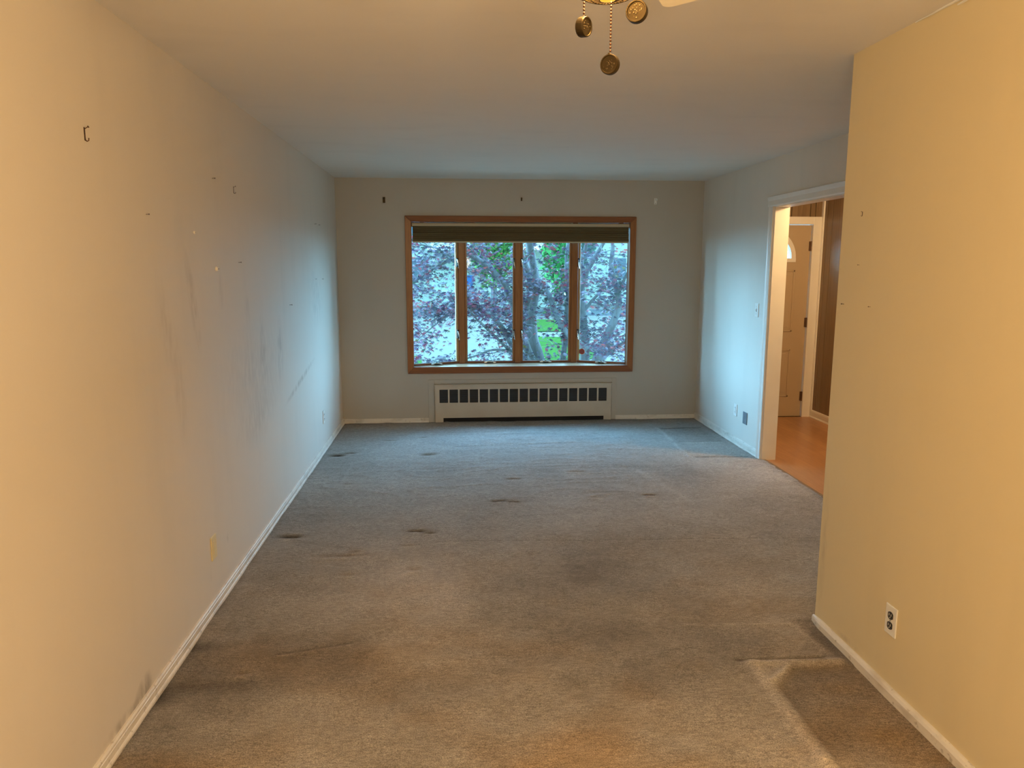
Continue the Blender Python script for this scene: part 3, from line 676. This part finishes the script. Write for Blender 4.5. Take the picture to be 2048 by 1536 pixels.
# ------------------------------------------------------------------ ceiling fan with stained glass bowl
FXc, FYc = .252, 1.25
F = tag(empty('ceiling_fan', (FXc, FYc, H)), 'cream ceiling fan with lit amber stained glass bowl and medallion pull chains', 'ceiling fan')
MB().lathe([(.0001, 0), (.075, 0), (.07, -.03), (.03, -.055), (.014, -.06), (.014, -.12), (.0001, -.12)], (0, 0, 0), 28).build('canopy', M['brass'], F, smooth=True)
MB().lathe([(.0001, -.11), (.06, -.115), (.105, -.135), (.115, -.17), (.11, -.205), (.07, -.225), (.05, -.26), (.0001, -.26)], (0, 0, 0), 36).build('motor_housing', M['brass'], F, smooth=True)
m = Mat('cream fan blade', (.84, .76, .56), .4); m.mix(m.ramp(m.noise(5, 4, m.obj, (.5, 6, 1)), .4, .7, 0, .3), (.60, .50, .34)); bl = m.done()
for k in range(5):
    a = math.radians(60.3+72*k); ca, sa = math.cos(a), math.sin(a)
    pts = []
    for u, v in ((.17, -.045), (.40, -.058), (.600, -.064)): pts.append((u, v))
    for q in range(-80, 81, 20): pts.append((.592+.028*math.cos(math.radians(q)), math.copysign(.036, q)*1.0+.028*math.sin(math.radians(q)) if q else 0))
    for u, v in ((.600, .064), (.40, .058), (.17, .045)): pts.append((u, v))
    pts = [(u, v, -.236-v*.12) for u, v in pts]
    W3 = lambda p: (p[0]*ca-p[1]*sa, p[0]*sa+p[1]*ca, p[2])
    b = MB().extrude([W3(p) for p in pts], (0, 0, .006)).build('fan_blade', bl, F, bevel=.002)
    MB().extrude([W3(p) for p in ((.09, -.014, -.238), (.13, -.012, -.240), (.17, -.035, -.242), (.23, -.03, -.240), (.25, 0, -.236), (.23, .03, -.234), (.17, .035, -.236), (.13, .012, -.238), (.09, .014, -.236))], (0, 0, -.004)).build('blade_iron', M['brass'], b)
# bowl: tiffany cells with lead lines
mt = bpy.data.materials.new('amber stained glass'); mt.use_nodes = True; n = mt.node_tree.nodes; l = mt.node_tree.links; n.clear()
o_ = n.new('ShaderNodeOutputMaterial'); em = n.new('ShaderNodeEmission'); trn = n.new('ShaderNodeBsdfTransparent'); ms = n.new('ShaderNodeMixShader')
ns = n.new('ShaderNodeTexNoise'); ns.inputs['Scale'].default_value = 22; tcn = n.new('ShaderNodeTexCoord'); l.new(tcn.outputs['Object'], ns.inputs['Vector'])
cr = n.new('ShaderNodeValToRGB'); l.new(ns.outputs[0], cr.inputs[0]); cr.color_ramp.elements[0].position = .35; cr.color_ramp.elements[0].color = (1, .55, .03, 1); cr.color_ramp.elements[1].position = .65; cr.color_ramp.elements[1].color = (1, .90, .22, 1)
l.new(cr.outputs[0], em.inputs[0]); em.inputs[1].default_value = 1.05; trn.inputs[0].default_value = (1, .84, .55, 1); ms.inputs[0].default_value = .30
l.new(em.outputs[0], ms.inputs[1]); l.new(trn.outputs[0], ms.inputs[2]); l.new(ms.outputs[0], o_.inputs[0]); M['amber'] = mt
BZ = -.4184
bp = [(.0005, BZ), (.012, BZ+.0007), (.026, BZ+.0032), (.040, BZ+.0075), (.055, BZ+.0145), (.070, BZ+.0245), (.086, BZ+.039), (.102, BZ+.062), (.114, BZ+.090), (.120, BZ+.130)]
bowl = MB().lathe(bp, (0, 0, 0), 40).build('glass_bowl', M['amber'], F, smooth=True)
ld = MB()
for k in range(28):
    a = 2*math.pi*k/28; ld.tube([((r+.001)*math.cos(a), (r+.001)*math.sin(a), z-.001) for r, z in bp[1:]], .0007, 5)
for r, z in bp[1:]: ld.tube([((r+.001)*math.cos(2*math.pi*i/40), (r+.001)*math.sin(2*math.pi*i/40), z-.001) for i in range(41)], .0008, 5)
ld.build('lead_came', M['lead'], bowl)
MB().lathe([(.0001, -.26), (.055, -.262), (.06, -.28), (.03, -.295), (.0001, -.295)], (0, 0, 0), 24).build('light_fitter', M['brass'], F, smooth=True)
for a in (0, 120, 240):
    q = math.radians(a); MB().tube([(.04*math.cos(q), .04*math.sin(q), -.285), (.119*math.cos(q), .119*math.sin(q), BZ+.128)], .003, 6).build('bowl_arm', M['brass'], F)
# pull chains: bead positions hang straight down
def chain(x, y, ztop, zbot, rdisc, rot, thick, label):
    c = empty('pull_chain', (x-FXc, y-FYc, 0)); c.parent = F
    b = MB(); z = zbot+.0
    nb = 0
    while z < ztop and nb < 60:
        b.ball((0, 0, z-H), .0018, 8, 5); z += .0052; nb += 1
    ch = b.build('beads', M['bead'], c, smooth=True)
    MB().tube([(0, 0, ztop-H), (0, 0, zbot-H-.004)], .0005, 5).build('cord', M['rail'], c)
    md = MB().lathe([(.0001, -thick/2), (rdisc*.80, -thick/2), (rdisc*.84, -thick/2-.0012), (rdisc*.95, -thick/2-.0012), (rdisc, -thick/2+.001), (rdisc, thick/2-.001), (rdisc*.95, thick/2+.0012), (rdisc*.84, thick/2+.0012), (rdisc*.80, thick/2), (.0001, thick/2)], (0, 0, 0), 30, 'y')
    rr = random.Random(int(x*1000))
    for k in range(22):   # low raised relief
        a = rr.uniform(0, 6.28); q = rdisc*rr.uniform(.0, .62); b0 = rdisc*rr.uniform(.08, .16); md.ball((q*math.cos(a), -thick/2+b0*.72, q*math.sin(a)), b0, 8, 6)
    mo = md.build('medallion', M['brass'], c, bevel=0); mo.location = (0, 0, zbot-H-rdisc*.98); mo.rotation_euler = rot
    MB().tube([(.0, 0, rdisc*1.0), (0, 0, rdisc*1.15)], .002, 6).build('eyelet', M['brass'], mo)
chain(.214, 1.25, 2.06, 1.995, .0155, (.1, .15, math.radians(48)), .011, '')
chain(.258, 1.25, 2.02, 1.939, .0158, (.05, -.1, math.radians(-38)), .009, '')
chain(.300, 1.25, 2.08, 2.022, .0175, (.0, .35, math.radians(-28)), .010, '')
lamp('fan_bulb', 'POINT', (FXc, FYc, H-.335), 90, WARM, .07)

# unseen lamp added behind the camera to light the near end
Dl = tag(empty('added_lamp', (.25, -.30, H)), 'added warm lamp behind the camera over the near end of the room', 'lamp')
MB().lathe([(.0001, 0), (.06, 0), (.055, -.02), (.008, -.03), (.008, -.54), (.03, -.55), (.03, -.60), (.0001, -.60)], (0, 0, 0), 20).build('stem', M['brass'], Dl, smooth=True)
fl = tag(empty('foyer_lamp', (3.35, 5.3, H)), 'small round ceiling lamp in the foyer', 'lamp')
MB().lathe([(.0001, 0), (.07, 0), (.065, -.03), (.0001, -.03)], (0, 0, 0), 20).build('lamp_base', M['brass'], fl, smooth=True)

# ------------------------------------------------------------------ outside
C0 = Vector((0, 0, 1.60231)); f_, yw, pt = 1479.62, .0791017, .1592285
def at(px, py, Y):
    fw = Vector((math.sin(yw)*math.cos(pt), math.cos(yw)*math.cos(pt), -math.sin(pt))); r = Vector((math.cos(yw), -math.sin(yw), 0)); u = r.cross(fw)
    d = fw+r*(px-1024)/f_-u*(py-768)/f_; return C0+d*(Y/d.y)
GZ = -.90
def gp(px, py):
    d = at(px, py, 1.0)-C0; t = (GZ-C0.z)/d.z; p = C0+d*t; return (p.x, p.y)
m = Mat('pale pavement', (.125, .115, .090), .8, spec=0); m.mix(m.ramp(m.noise(2, 5, m.tc), .4, .7, 0, .4), (.100, .094, .076)); M['pave'] = m.done()
m = Mat('lawn', (.032, .078, .014), .9, spec=0); m.mix(m.ramp(m.noise(1.2, 5, m.tc), .4, .65, 0, .6), (.042, .090, .018)); m.mix(m.ramp(m.noise(25, 2, m.tc), .4, .65, 0, .4), (.013, .050, .009)); M['lawn'] = m.done()
m = Mat('asphalt road', (.062, .068, .060), .85, spec=0); m.mix(m.ramp(m.noise(3, 5, m.tc), .4, .7, 0, .5), (.040, .050, .050)); M['road'] = m.done()
struct(MB().box(-40, 45, YF+.5, 62, GZ-.3, GZ), 'ground_pavement', M['pave'])
def patch(name, poly, z, mat): struct(MB().extrude([(x, y, GZ) for x, y in poly], (0, 0, z)), name, mat)
m = Mat('added bounce ground', (.21, .14, .10), .85, spec=0); m.mix(m.ramp(m.noise(3, 5, m.tc), .4, .7, 0, .5), (.17, .11, .08)); patch('ground_bounce', [(-14, 7.9), (16, 7.9), (16, 17), (-14, 17)], .015, m.done())  # ground strip added out of view to bounce sky light into the room
patch('ground_lawn', [gp(1046, 722), gp(1145, 730), gp(1200, 712), gp(1150, 676), gp(1050, 674)], .03, M['lawn'])
patch('ground_verge', [gp(1052, 664), gp(1130, 664), gp(1125, 641), gp(1075, 640)], .035, M['lawn'])
patch('ground_planting', [gp(800, 760), gp(848, 760), gp(842, 716), gp(800, 706)], .03, M['lawn'])
patch('ground_road', [(-40, 37), (45, 37), (45, 42), (-40, 42)], .02, M['road'])
patch('ground_far_lawn', [gp(1085, 628), gp(1125, 628), gp(1118, 621), gp(1090, 621)], .04, M['lawn'])

# houses across the street
m = Mat('pale siding', (.60, .66, .52), .7, spec=0)
wv = m.n.new('ShaderNodeTexWave'); wv.bands_direction = 'Z'; wv.inputs['Scale'].default_value = 2.2; m.l.new(m.tc, wv.inputs['Vector']); m.mix(m.ramp(wv.outputs['Fac'], 0, .25, .5, 0), (.50, .56, .45)); M['siding'] = m.done()
m = Mat('pale trim', (.70, .72, .60), .6, spec=0); M['ptrim'] = m.done()
m = Mat('grey roof shingles', (.06, .065, .08), .9); m.mix(m.ramp(m.noise(4, 4, m.tc), .4, .6), (.08, .085, .1)); M['roof'] = m.done()
m = Mat('house window pane', (.09, .13, .15), .15); M['hw'] = m.done()
m = Mat('lattice', (.62, .66, .54), .7, spec=0); ck_ = m.n.new('ShaderNodeTexChecker'); ck_.inputs['Scale'].default_value = 1
mp = m.n.new('ShaderNodeMapping'); mp.inputs['Scale'].default_value = (13, .01, 13); mp.inputs['Location'].default_value = (0, .5, 0); m.l.new(m.tc, mp.inputs[0]); m.l.new(mp.outputs[0], ck_.inputs['Vector'])
m.mix(m.math('MULTIPLY', ck_.outputs['Fac'], .9), (.07, .085, .10)); M['lattice'] = m.done()
def house(x0, x1, y0, label, wins, porch=None, gable=False):
    o = (x0+(x1-x0)/2, y0, GZ); Hs = tag(empty('house', o), label, 'house')
    def hp(mb, nm, mat, parent=None): return rel(mb, o).build(nm, mat, parent or Hs)
    hp(MB().box(x0, x1, y0, y0+8, GZ, 5.0), 'wall', M['siding'])
    hp(MB().extrude([(x0-.5, y0-.6, 5.0), (x0-.5, y0+8.6, 5.0), (x0-.5, y0+4, 8.0)], (x1-x0+1, 0, 0)), 'roof', M['roof'])
    for x in wins:
        for z in (.75, 3.2):
            f_ = hp(MB().box(x-.12, x+1.22, y0-.07, y0+.02, z-.12, z+1.42), 'window_frame', M['ptrim'])
            hp(MB().box(x, x+1.1, y0-.12, y0-.06, z, z+1.3), 'pane', M['hw'], f_)
    if porch:
        a, b = porch
        hp(MB().box(a, b, y0-1.6, y0, -.02, .10), 'porch_deck', M['ptrim'])
        hp(MB().box(a+.05, b-.05, y0-1.5, y0-.1, GZ, -.02), 'porch_base', M['siding'])
        for q0, q1 in ((948, 975), (983, 1009)):
            p0, p1 = at(q0, 598, y0-1.55), at(q1, 587, y0-1.55)
            hp(MB().box(p0.x, p1.x, y0-1.56, y0-1.49, p0.z-.02, -.06), 'lattice_vent', M['lattice'])
        for q0, q1 in ((973, 977), (979, 988), (992, 997)):
            p0, p1 = at(q0, 602.5, y0-1.55), at(q1, 600, y0-1.55)
            hp(MB().box(p0.x, p1.x, y0-1.54, y0-1.49, p0.z, p1.z), 'lettering_block', M['hw'])  # dark blocks standing in for unreadable lettering
        for x in (a+.1, a+3.4, b-3.4, b-.2):
            hp(MB().box(x, x+.12, y0-1.55, y0-1.43, .10, 2.5), 'porch_post', M['ptrim'])
        hp(MB().extrude([(a-.2, y0-1.9, 2.5), (a-.2, y0, 2.5), (a-.2, y0, 3.0)], (b-a+.4, 0, 0)), 'porch_roof', M['ptrim'])
    return Hs
house(-26, -8.5, 47, 'pale clapboard house seen through the left casement behind the leaves', (-23, -19.5, -16, -12.5))
house(-6.5, 6.4, 46, 'pale clapboard house with lattice porch skirting across the street', (-5.2, -2.6, 3.9), (-1.3, 6.0))
house(8.6, 25, 47.5, 'pale clapboard house seen through the right casement behind the leaves', (10, 13.5, 17, 20.5))
def tree_far(x, y, zc, rx, rz, col, label, seed, dens=3200):
    rr = random.Random(seed); T_ = tag(empty('background_tree', (x, y, GZ)), label, 'tree', 'leafy trees across the street')
    m = Mat('far leaves '+str(seed), col, .8); m.mix(m.ramp(m.noise(1.5, 4, m.obj), .4, .65), tuple(c*.6 for c in col)); mt = m.done()
    h = zc-GZ
    MB().tube([(0, 0, 0), (.1, 0, h*.5), (0, .1, h+rz*.3)], [.20, .15, .06], 8).build('trunk', M['bark'], T_)
    mb = MB()
    for k in range(dens):
        th = rr.uniform(0, 6.28); ph = math.acos(rr.uniform(-1, 1)); q = (rr.random()**.33)*(1+.22*math.sin(3*th+seed)*math.sin(4*ph))
        p = Vector((rx*q*math.sin(ph)*math.cos(th), rx*q*math.sin(ph)*math.sin(th)*.8, h+rz*q*math.cos(ph)))
        a, b = Vector([rr.uniform(-1, 1) for _ in range(3)]).normalized()*.17, Vector([rr.uniform(-1, 1) for _ in range(3)]).normalized()*.12
        mb.add([p-a, p+b, p+a, p-b], [(0, 1, 2, 3)])
    mb.build('foliage', mt, T_)
m = Mat('maple bark', (.13, .13, .115), .9, spec=0); m.mix(m.ramp(m.noise(14, 5, m.obj, (1, 1, .3)), .4, .65), (.19, .20, .20)); m.bump(m.noise(40, 4, m.obj, (1, 1, .3)), .6, .01); M['bark'] = m.done()
ta = at(985, 520, 38); tb = at(1120, 530, 36)
tree_far(ta.x, 38, 2.9, 1.05, 2.3, (.10, .34, .03), 'bright green tree seen through the second casement', 3, 2600)
tree_far(tb.x, 36, 2.6, .85, 2.3, (.06, .34, .06), 'bright green tree seen through the third casement', 5, 2200)
tree_far(-6.6, 41, 3.6, 1.5, 2.4, (.05, .16, .08), 'dull green tree between the left and middle houses', 8)
tree_far(6.6, 41, 3.6, 1.5, 2.4, (.05, .16, .08), 'dull green tree between the middle and right houses', 11)
# blue bin on the porch
bc = at(939, 565, 45.2); bx, by, bz = bc.x, 45.2, .10
Bn = tag(empty('recycling_bin', (bx, by, bz)), 'blue bin on the porch across the street beyond the maple', 'bin')
m = Mat('blue bin plastic', (.02, .16, .42), .4); mb_ = m.done()
MB().extrude([(-.17, -.2, .03), (.17, -.2, .03), (.22, -.24, .82), (-.22, -.24, .82)], (0, .42, 0)).build('bin_body', mb_, Bn, bevel=.02)
MB().box(-.25, .25, -.27, .21, .82, .90).build('bin_lid', mb_, Bn, bevel=.02)
for sx_ in (-1, 1): MB().lathe([(.0001, -.02), (.08, -.02), (.08, .02), (.0001, .02)], (sx_*.2, .16, .08), 16, 'x').build('wheel', M['black'], Bn)

# Japanese maple just outside the window
Mp = tag(empty('maple_tree', (1.15, 10.6, GZ)), 'purple red Japanese maple with twisting grey stems just outside the bay window', 'tree')
OM = (1.15, 10.6, GZ)
base_pt = Vector((1.15, 10.6, GZ))
limbs = [
 ([base_pt, at(1082, 760, 10.5), at(1074, 715, 10.5), at(1062, 670, 10.5), at(1062, 620, 10.5), at(1070, 575, 10.5), at(1066, 540, 10.5), at(1060, 500, 10.4), at(1052, 450, 10.3), at(1040, 400, 10.2)], [.14, .115, .105, .10, .088, .078, .07, .06, .045, .03]),
 ([at(1060, 680, 10.5), at(1046, 650, 10.4), at(1053, 610, 10.3), at(1060, 570, 10.2), at(1048, 520, 10.0), at(1030, 470, 9.8)], [.06, .05, .045, .04, .03, .02]),
 ([at(1075, 735, 10.5), at(1055, 700, 10.3), at(1036, 640, 10.1), at(1022, 600, 10.0), at(1008, 570, 9.9), at(985, 545, 9.8), at(960, 522, 9.7), at(935, 505, 9.6), at(900, 470, 9.4)], [.06, .055, .05, .045, .042, .038, .034, .030, .02]),
 ([at(1015, 585, 9.9), at(1002, 560, 9.8), at(985, 538, 9.9), at(970, 515, 10.0), at(955, 480, 10.1)], [.035, .03, .026, .022, .015]),
 ([at(1078, 745, 10.4), at(1050, 715, 10.0), at(1024, 690, 9.7), at(1008, 662, 9.5), at(990, 638, 9.4), at(965, 622, 9.3), at(938, 612, 9.2), at(900, 600, 9.0)], [.05, .042, .036, .032, .028, .023, .018, .01]),
 ([at(1055, 715, 10.1), at(1020, 700, 9.7), at(985, 668, 9.4), at(955, 640, 9.2), at(936, 618, 9.1)], [.03, .022, .016, .012, .008]),
 ([at(1010, 664, 9.5), at(1024, 646, 9.5), at(1000, 640, 9.4), at(975, 630, 9.4)], [.012, .010, .008, .006]),
 ([at(1080, 560, 10.5), at(1095, 585, 10.3), at(1108, 618, 10.1), at(1120, 648, 9.9), at(1140, 672, 9.8), at(1175, 700, 9.7)], [.03, .035, .04, .04, .042, .045]),
 ([base_pt+Vector((.35, .2, 0)), at(1160, 780, 10.5), at(1168, 730, 10.4), at(1170, 680, 10.3), at(1165, 625, 10.2), at(1162, 580, 10.1), at(1172, 545, 10.0), at(1195, 505, 9.9), at(1215, 470, 9.8)], [.11, .08, .07, .062, .055, .048, .04, .032, .02]),
 ([base_pt+Vector((.5, .1, 0)), at(1180, 760, 10.2), at(1195, 715, 10.1), at(1215, 670, 10.0), at(1230, 635, 9.9), at(1238, 600, 9.9), at(1228, 560, 9.8), at(1222, 530, 9.8), at(1225, 490, 9.7), at(1215, 440, 9.6)], [.09, .075, .065, .055, .05, .042, .036, .03, .026, .018]),
 ([at(1232, 600, 9.9), at(1248, 560, 9.8), at(1262, 535, 9.7), at(1290, 510, 9.6)], [.025, .02, .017, .012]),
 ([at(1165, 625, 10.2), at(1185, 600, 10.1), at(1205, 580, 10.0)], [.03, .02, .012]),
 ([at(1166, 560, 10.1), at(1163, 520, 10.1), at(1172, 490, 10.1), at(1176, 440, 10.0)], [.035, .03, .026, .018]),
 ([at(1195, 725, 10.1), at(1225, 700, 10.0), at(1255, 680, 9.9), at(1300, 650, 9.8)], [.035, .028, .022, .015]),
 ([at(1120, 760, 10.4), at(1128, 700, 10.3), at(1132, 640, 10.3), at(1135, 590, 10.3), at(1132, 520, 10.2), at(1138, 470, 10.2)], [.05, .04, .035, .03, .022, .018]),
 ([at(935, 505, 9.6), at(900, 520, 9.3), at(870, 535, 9.1), at(835, 560, 9.0), at(800, 590, 8.9)], [.022, .02, .016, .012, .007]),
 ([at(900, 520, 9.3), at(880, 500, 9.2), at(845, 490, 9.1), at(815, 488, 9.0)], [.014, .012, .010, .006]),
 ([at(938, 612, 9.2), at(905, 625, 9.1), at(870, 650, 9.0), at(835, 680, 8.9)], [.014, .012, .009, .006]),
 ([at(1020, 702, 9.7), at(985, 700, 9.4), at(950, 712, 9.2), at(900, 725, 9.0), at(850, 720, 8.9)], [.02, .014, .011, .008, .005]),
]
def smooth_path(pts, rad, k=5):
    P = []; R = []
    for i in range(len(pts)-1):
        p0 = pts[max(i-1, 0)]; p1 = pts[i]; p2 = pts[i+1]; p3 = pts[min(i+2, len(pts)-1)]
        for j in range(k):
            t = j/k; a = .5*((2*p1)+(p2-p0)*t+(2*p0-5*p1+4*p2-p3)*t*t+(3*p1-p0-3*p2+p3)*t**3)
            P.append(a); R.append(rad[i]*(1-t)+rad[i+1]*t)
    P.append(pts[-1]); R.append(rad[-1]); return P, R
tw = random.Random(4); sample = []; tk = MB(); stems = []
for n_, (pts, rad) in enumerate(limbs):
    P, R = smooth_path([Vector(p) for p in pts], rad)
    R = [r*(1+.10*mnoise.noise(p*6)) for r, p in zip(R, P)]
    (tk if n_ in (0, 8, 9) else tk).tube(P, R, 12 if rad[0] > .05 else 8)
    for i, p in enumerate(P):
        if p.z > .15 and R[i] < .07: sample.append((p, R[i]))
# random side twigs; leaf sprays sit on the twigs
twm = MB(); sprays = []
for k in range(430):
    p, r = tw.choice(sample); q = Vector(p); d = Vector((tw.uniform(-1, 1), tw.uniform(-.8, .8), tw.uniform(-.25, .5))).normalized()
    n_ = tw.randint(4, 7); pts = [q.copy()]; st = tw.uniform(.05, .10)
    for j in range(n_):
        d = (d+Vector((tw.uniform(-.4, .4), tw.uniform(-.3, .3), tw.uniform(-.3, .2)))).normalized(); q = q+d*st; pts.append(q.copy())
        if j > 0: sprays.append((q.copy(), d.copy()))
    twm.tube(pts, [max(.0016, .006*(1-j/(n_+1))) for j in range(n_+1)], 5)
rel(tk, OM).build('trunk', M['bark'], Mp, smooth=True); rel(twm, OM).build('twig', M['bark'], Mp, smooth=True)
# leaf colours
mt = bpy.data.materials.new('maple leaves'); mt.use_nodes = True; n = mt.node_tree.nodes; l = mt.node_tree.links; pb = n['Principled BSDF']
at_ = n.new('ShaderNodeAttribute'); at_.attribute_name = 'leaf'; l.new(at_.outputs['Color'], pb.inputs['Base Color']); pb.inputs['Roughness'].default_value = .6; pb.inputs['Specular IOR Level'].default_value = .15
tl = n.new('ShaderNodeBsdfTranslucent'); l.new(at_.outputs['Color'], tl.inputs[0]); mxs = n.new('ShaderNodeMixShader'); mxs.inputs[0].default_value = .35
l.new(pb.outputs[0], mxs.inputs[1]); l.new(tl.outputs[0], mxs.inputs[2]); l.new(mxs.outputs[0], n['Material Output'].inputs[0])
def leaf_template():
    pts = []
    ls = [(-125, .45), (-75, .72), (-36, .92), (0, 1.05), (36, .92), (75, .72), (125, .45)]
    for i, (a, L_) in enumerate(ls):
        q = math.radians(a); pts.append((L_*math.sin(q), L_*math.cos(q)))
        if i < len(ls)-1:
            q2 = math.radians((a+ls[i+1][0])/2); pts.append((.30*math.sin(q2), .30*math.cos(q2)))
    pts.append((0, -.12))
    return pts
LT = leaf_template(); nL = len(LT)
PAL = [((.040, .030, .044), 26), ((.085, .068, .090), 26), ((.17, .145, .17), 17), ((.14, .030, .040), 9), ((.22, .040, .032), 4), ((.055, .040, .026), 8), ((.14, .065, .075), 6), ((.15, .12, .02), 1), ((.04, .055, .035), 7)]
cols = [c for c, w_ in PAL for _ in range(w_)]
lr = random.Random(21); LV = []; LF = []; LC = []
FW_ = Vector((math.sin(yw)*math.cos(pt), math.cos(yw)*math.cos(pt), -math.sin(pt))); RT_ = Vector((math.cos(yw), -math.sin(yw), 0)); UP_ = RT_.cross(FW_)
def add_leaf(p, s, c):
    d_ = p-C0; w_ = d_.dot(FW_); px, py = 1024+f_*d_.dot(RT_)/w_, 768-f_*d_.dot(UP_)/w_
    if 1054 < px < 1090 and 590 < py < 745 and lr.random() < .88: return      # the crown is open around the lower stem
    if 1088 < px < 1122 and 645 < py < 702 and lr.random() < .6: return
    az = lr.uniform(0, 6.283); tilt = lr.uniform(-.5, .9); 
    f3 = Vector((math.cos(az), math.sin(az), -.55+lr.uniform(-.5, .4))).normalized(); sd = f3.cross(Vector((lr.uniform(-.5, .5), lr.uniform(-.5, .5), 1))).normalized(); up = sd.cross(f3)
    b = len(LV); LV.append(p+up*.0)
    for x, y in LT: LV.append(p+sd*(x*s)+f3*(y*s)+up*(s*(-.25*(x*x+y*y)*.6)))
    for i in range(nL): LF.append((b, b+1+i, b+1+(i+1) % nL))
    LC.extend([c]*(nL+1))
for (p, d) in sprays:
    patch = mnoise.noise(p*1.6); nn = lr.randint(3, 7)
    cc = lr.choice(cols)
    if patch > .12: cc = lr.choice(((.15, .02, .04), (.24, .035, .04), (.12, .03, .06), (.06, .03, .08)))
    for k in range(nn):
        c = cc if lr.random() < .6 else lr.choice(cols); j = lr.uniform(.75, 1.35)
        add_leaf(p+Vector((lr.gauss(0, .06), lr.gauss(0, .06), lr.gauss(0, .035))), lr.uniform(.034, .062), tuple(x*j for x in c))
# outer layered sprays that fill the crown, flat horizontal shelves of leaves
for k in range(430):
    cx_ = lr.uniform(-1.4, 3.2); cy_ = lr.uniform(8.9, 11.6); cz_ = lr.choice((lr.uniform(.0, 2.0), lr.uniform(.4, 2.6)))
    if k % 2 == 0: cx_, cz_ = lr.choice((lr.uniform(-1.3, .5), lr.uniform(1.9, 3.0))), lr.uniform(.10, 1.25)
    c_ = Vector((cx_, cy_, cz_))
    if mnoise.noise(Vector((cx_*1.1, cy_*.4, cz_*1.3))) < -.12: continue
    if .8 < cx_ < 1.9 and cz_ < .9 and lr.random() < .75: continue
    cc = lr.choice(cols); redp = mnoise.noise(c_*1.3+Vector((5, 0, 0))) > .1
    if redp: cc = lr.choice(((.15, .02, .04), (.22, .035, .04), (.12, .03, .07)))
    for q in range(lr.randint(9, 26)):
        c = cc if lr.random() < .55 else lr.choice(cols); j = lr.uniform(.75, 1.35)
        add_leaf(c_+Vector((lr.gauss(0, .14), lr.gauss(0, .14), lr.gauss(0, .045))), lr.uniform(.034, .064), tuple(x*j for x in c))
me = bpy.data.meshes.new('foliage'); me.from_pydata([tuple(v-Vector(OM)) for v in LV], [], LF)
ca_ = me.color_attributes.new('leaf', 'FLOAT_COLOR', 'POINT'); ca_.data.foreach_set('color', np.array([(*c, 1) for c in LC], dtype=np.float32).reshape(-1))
me.materials.append(mt); fo = bpy.data.objects.new('foliage', me); COL.objects.link(fo); fo.parent = Mp
print('leaves', len(LF)//nL)
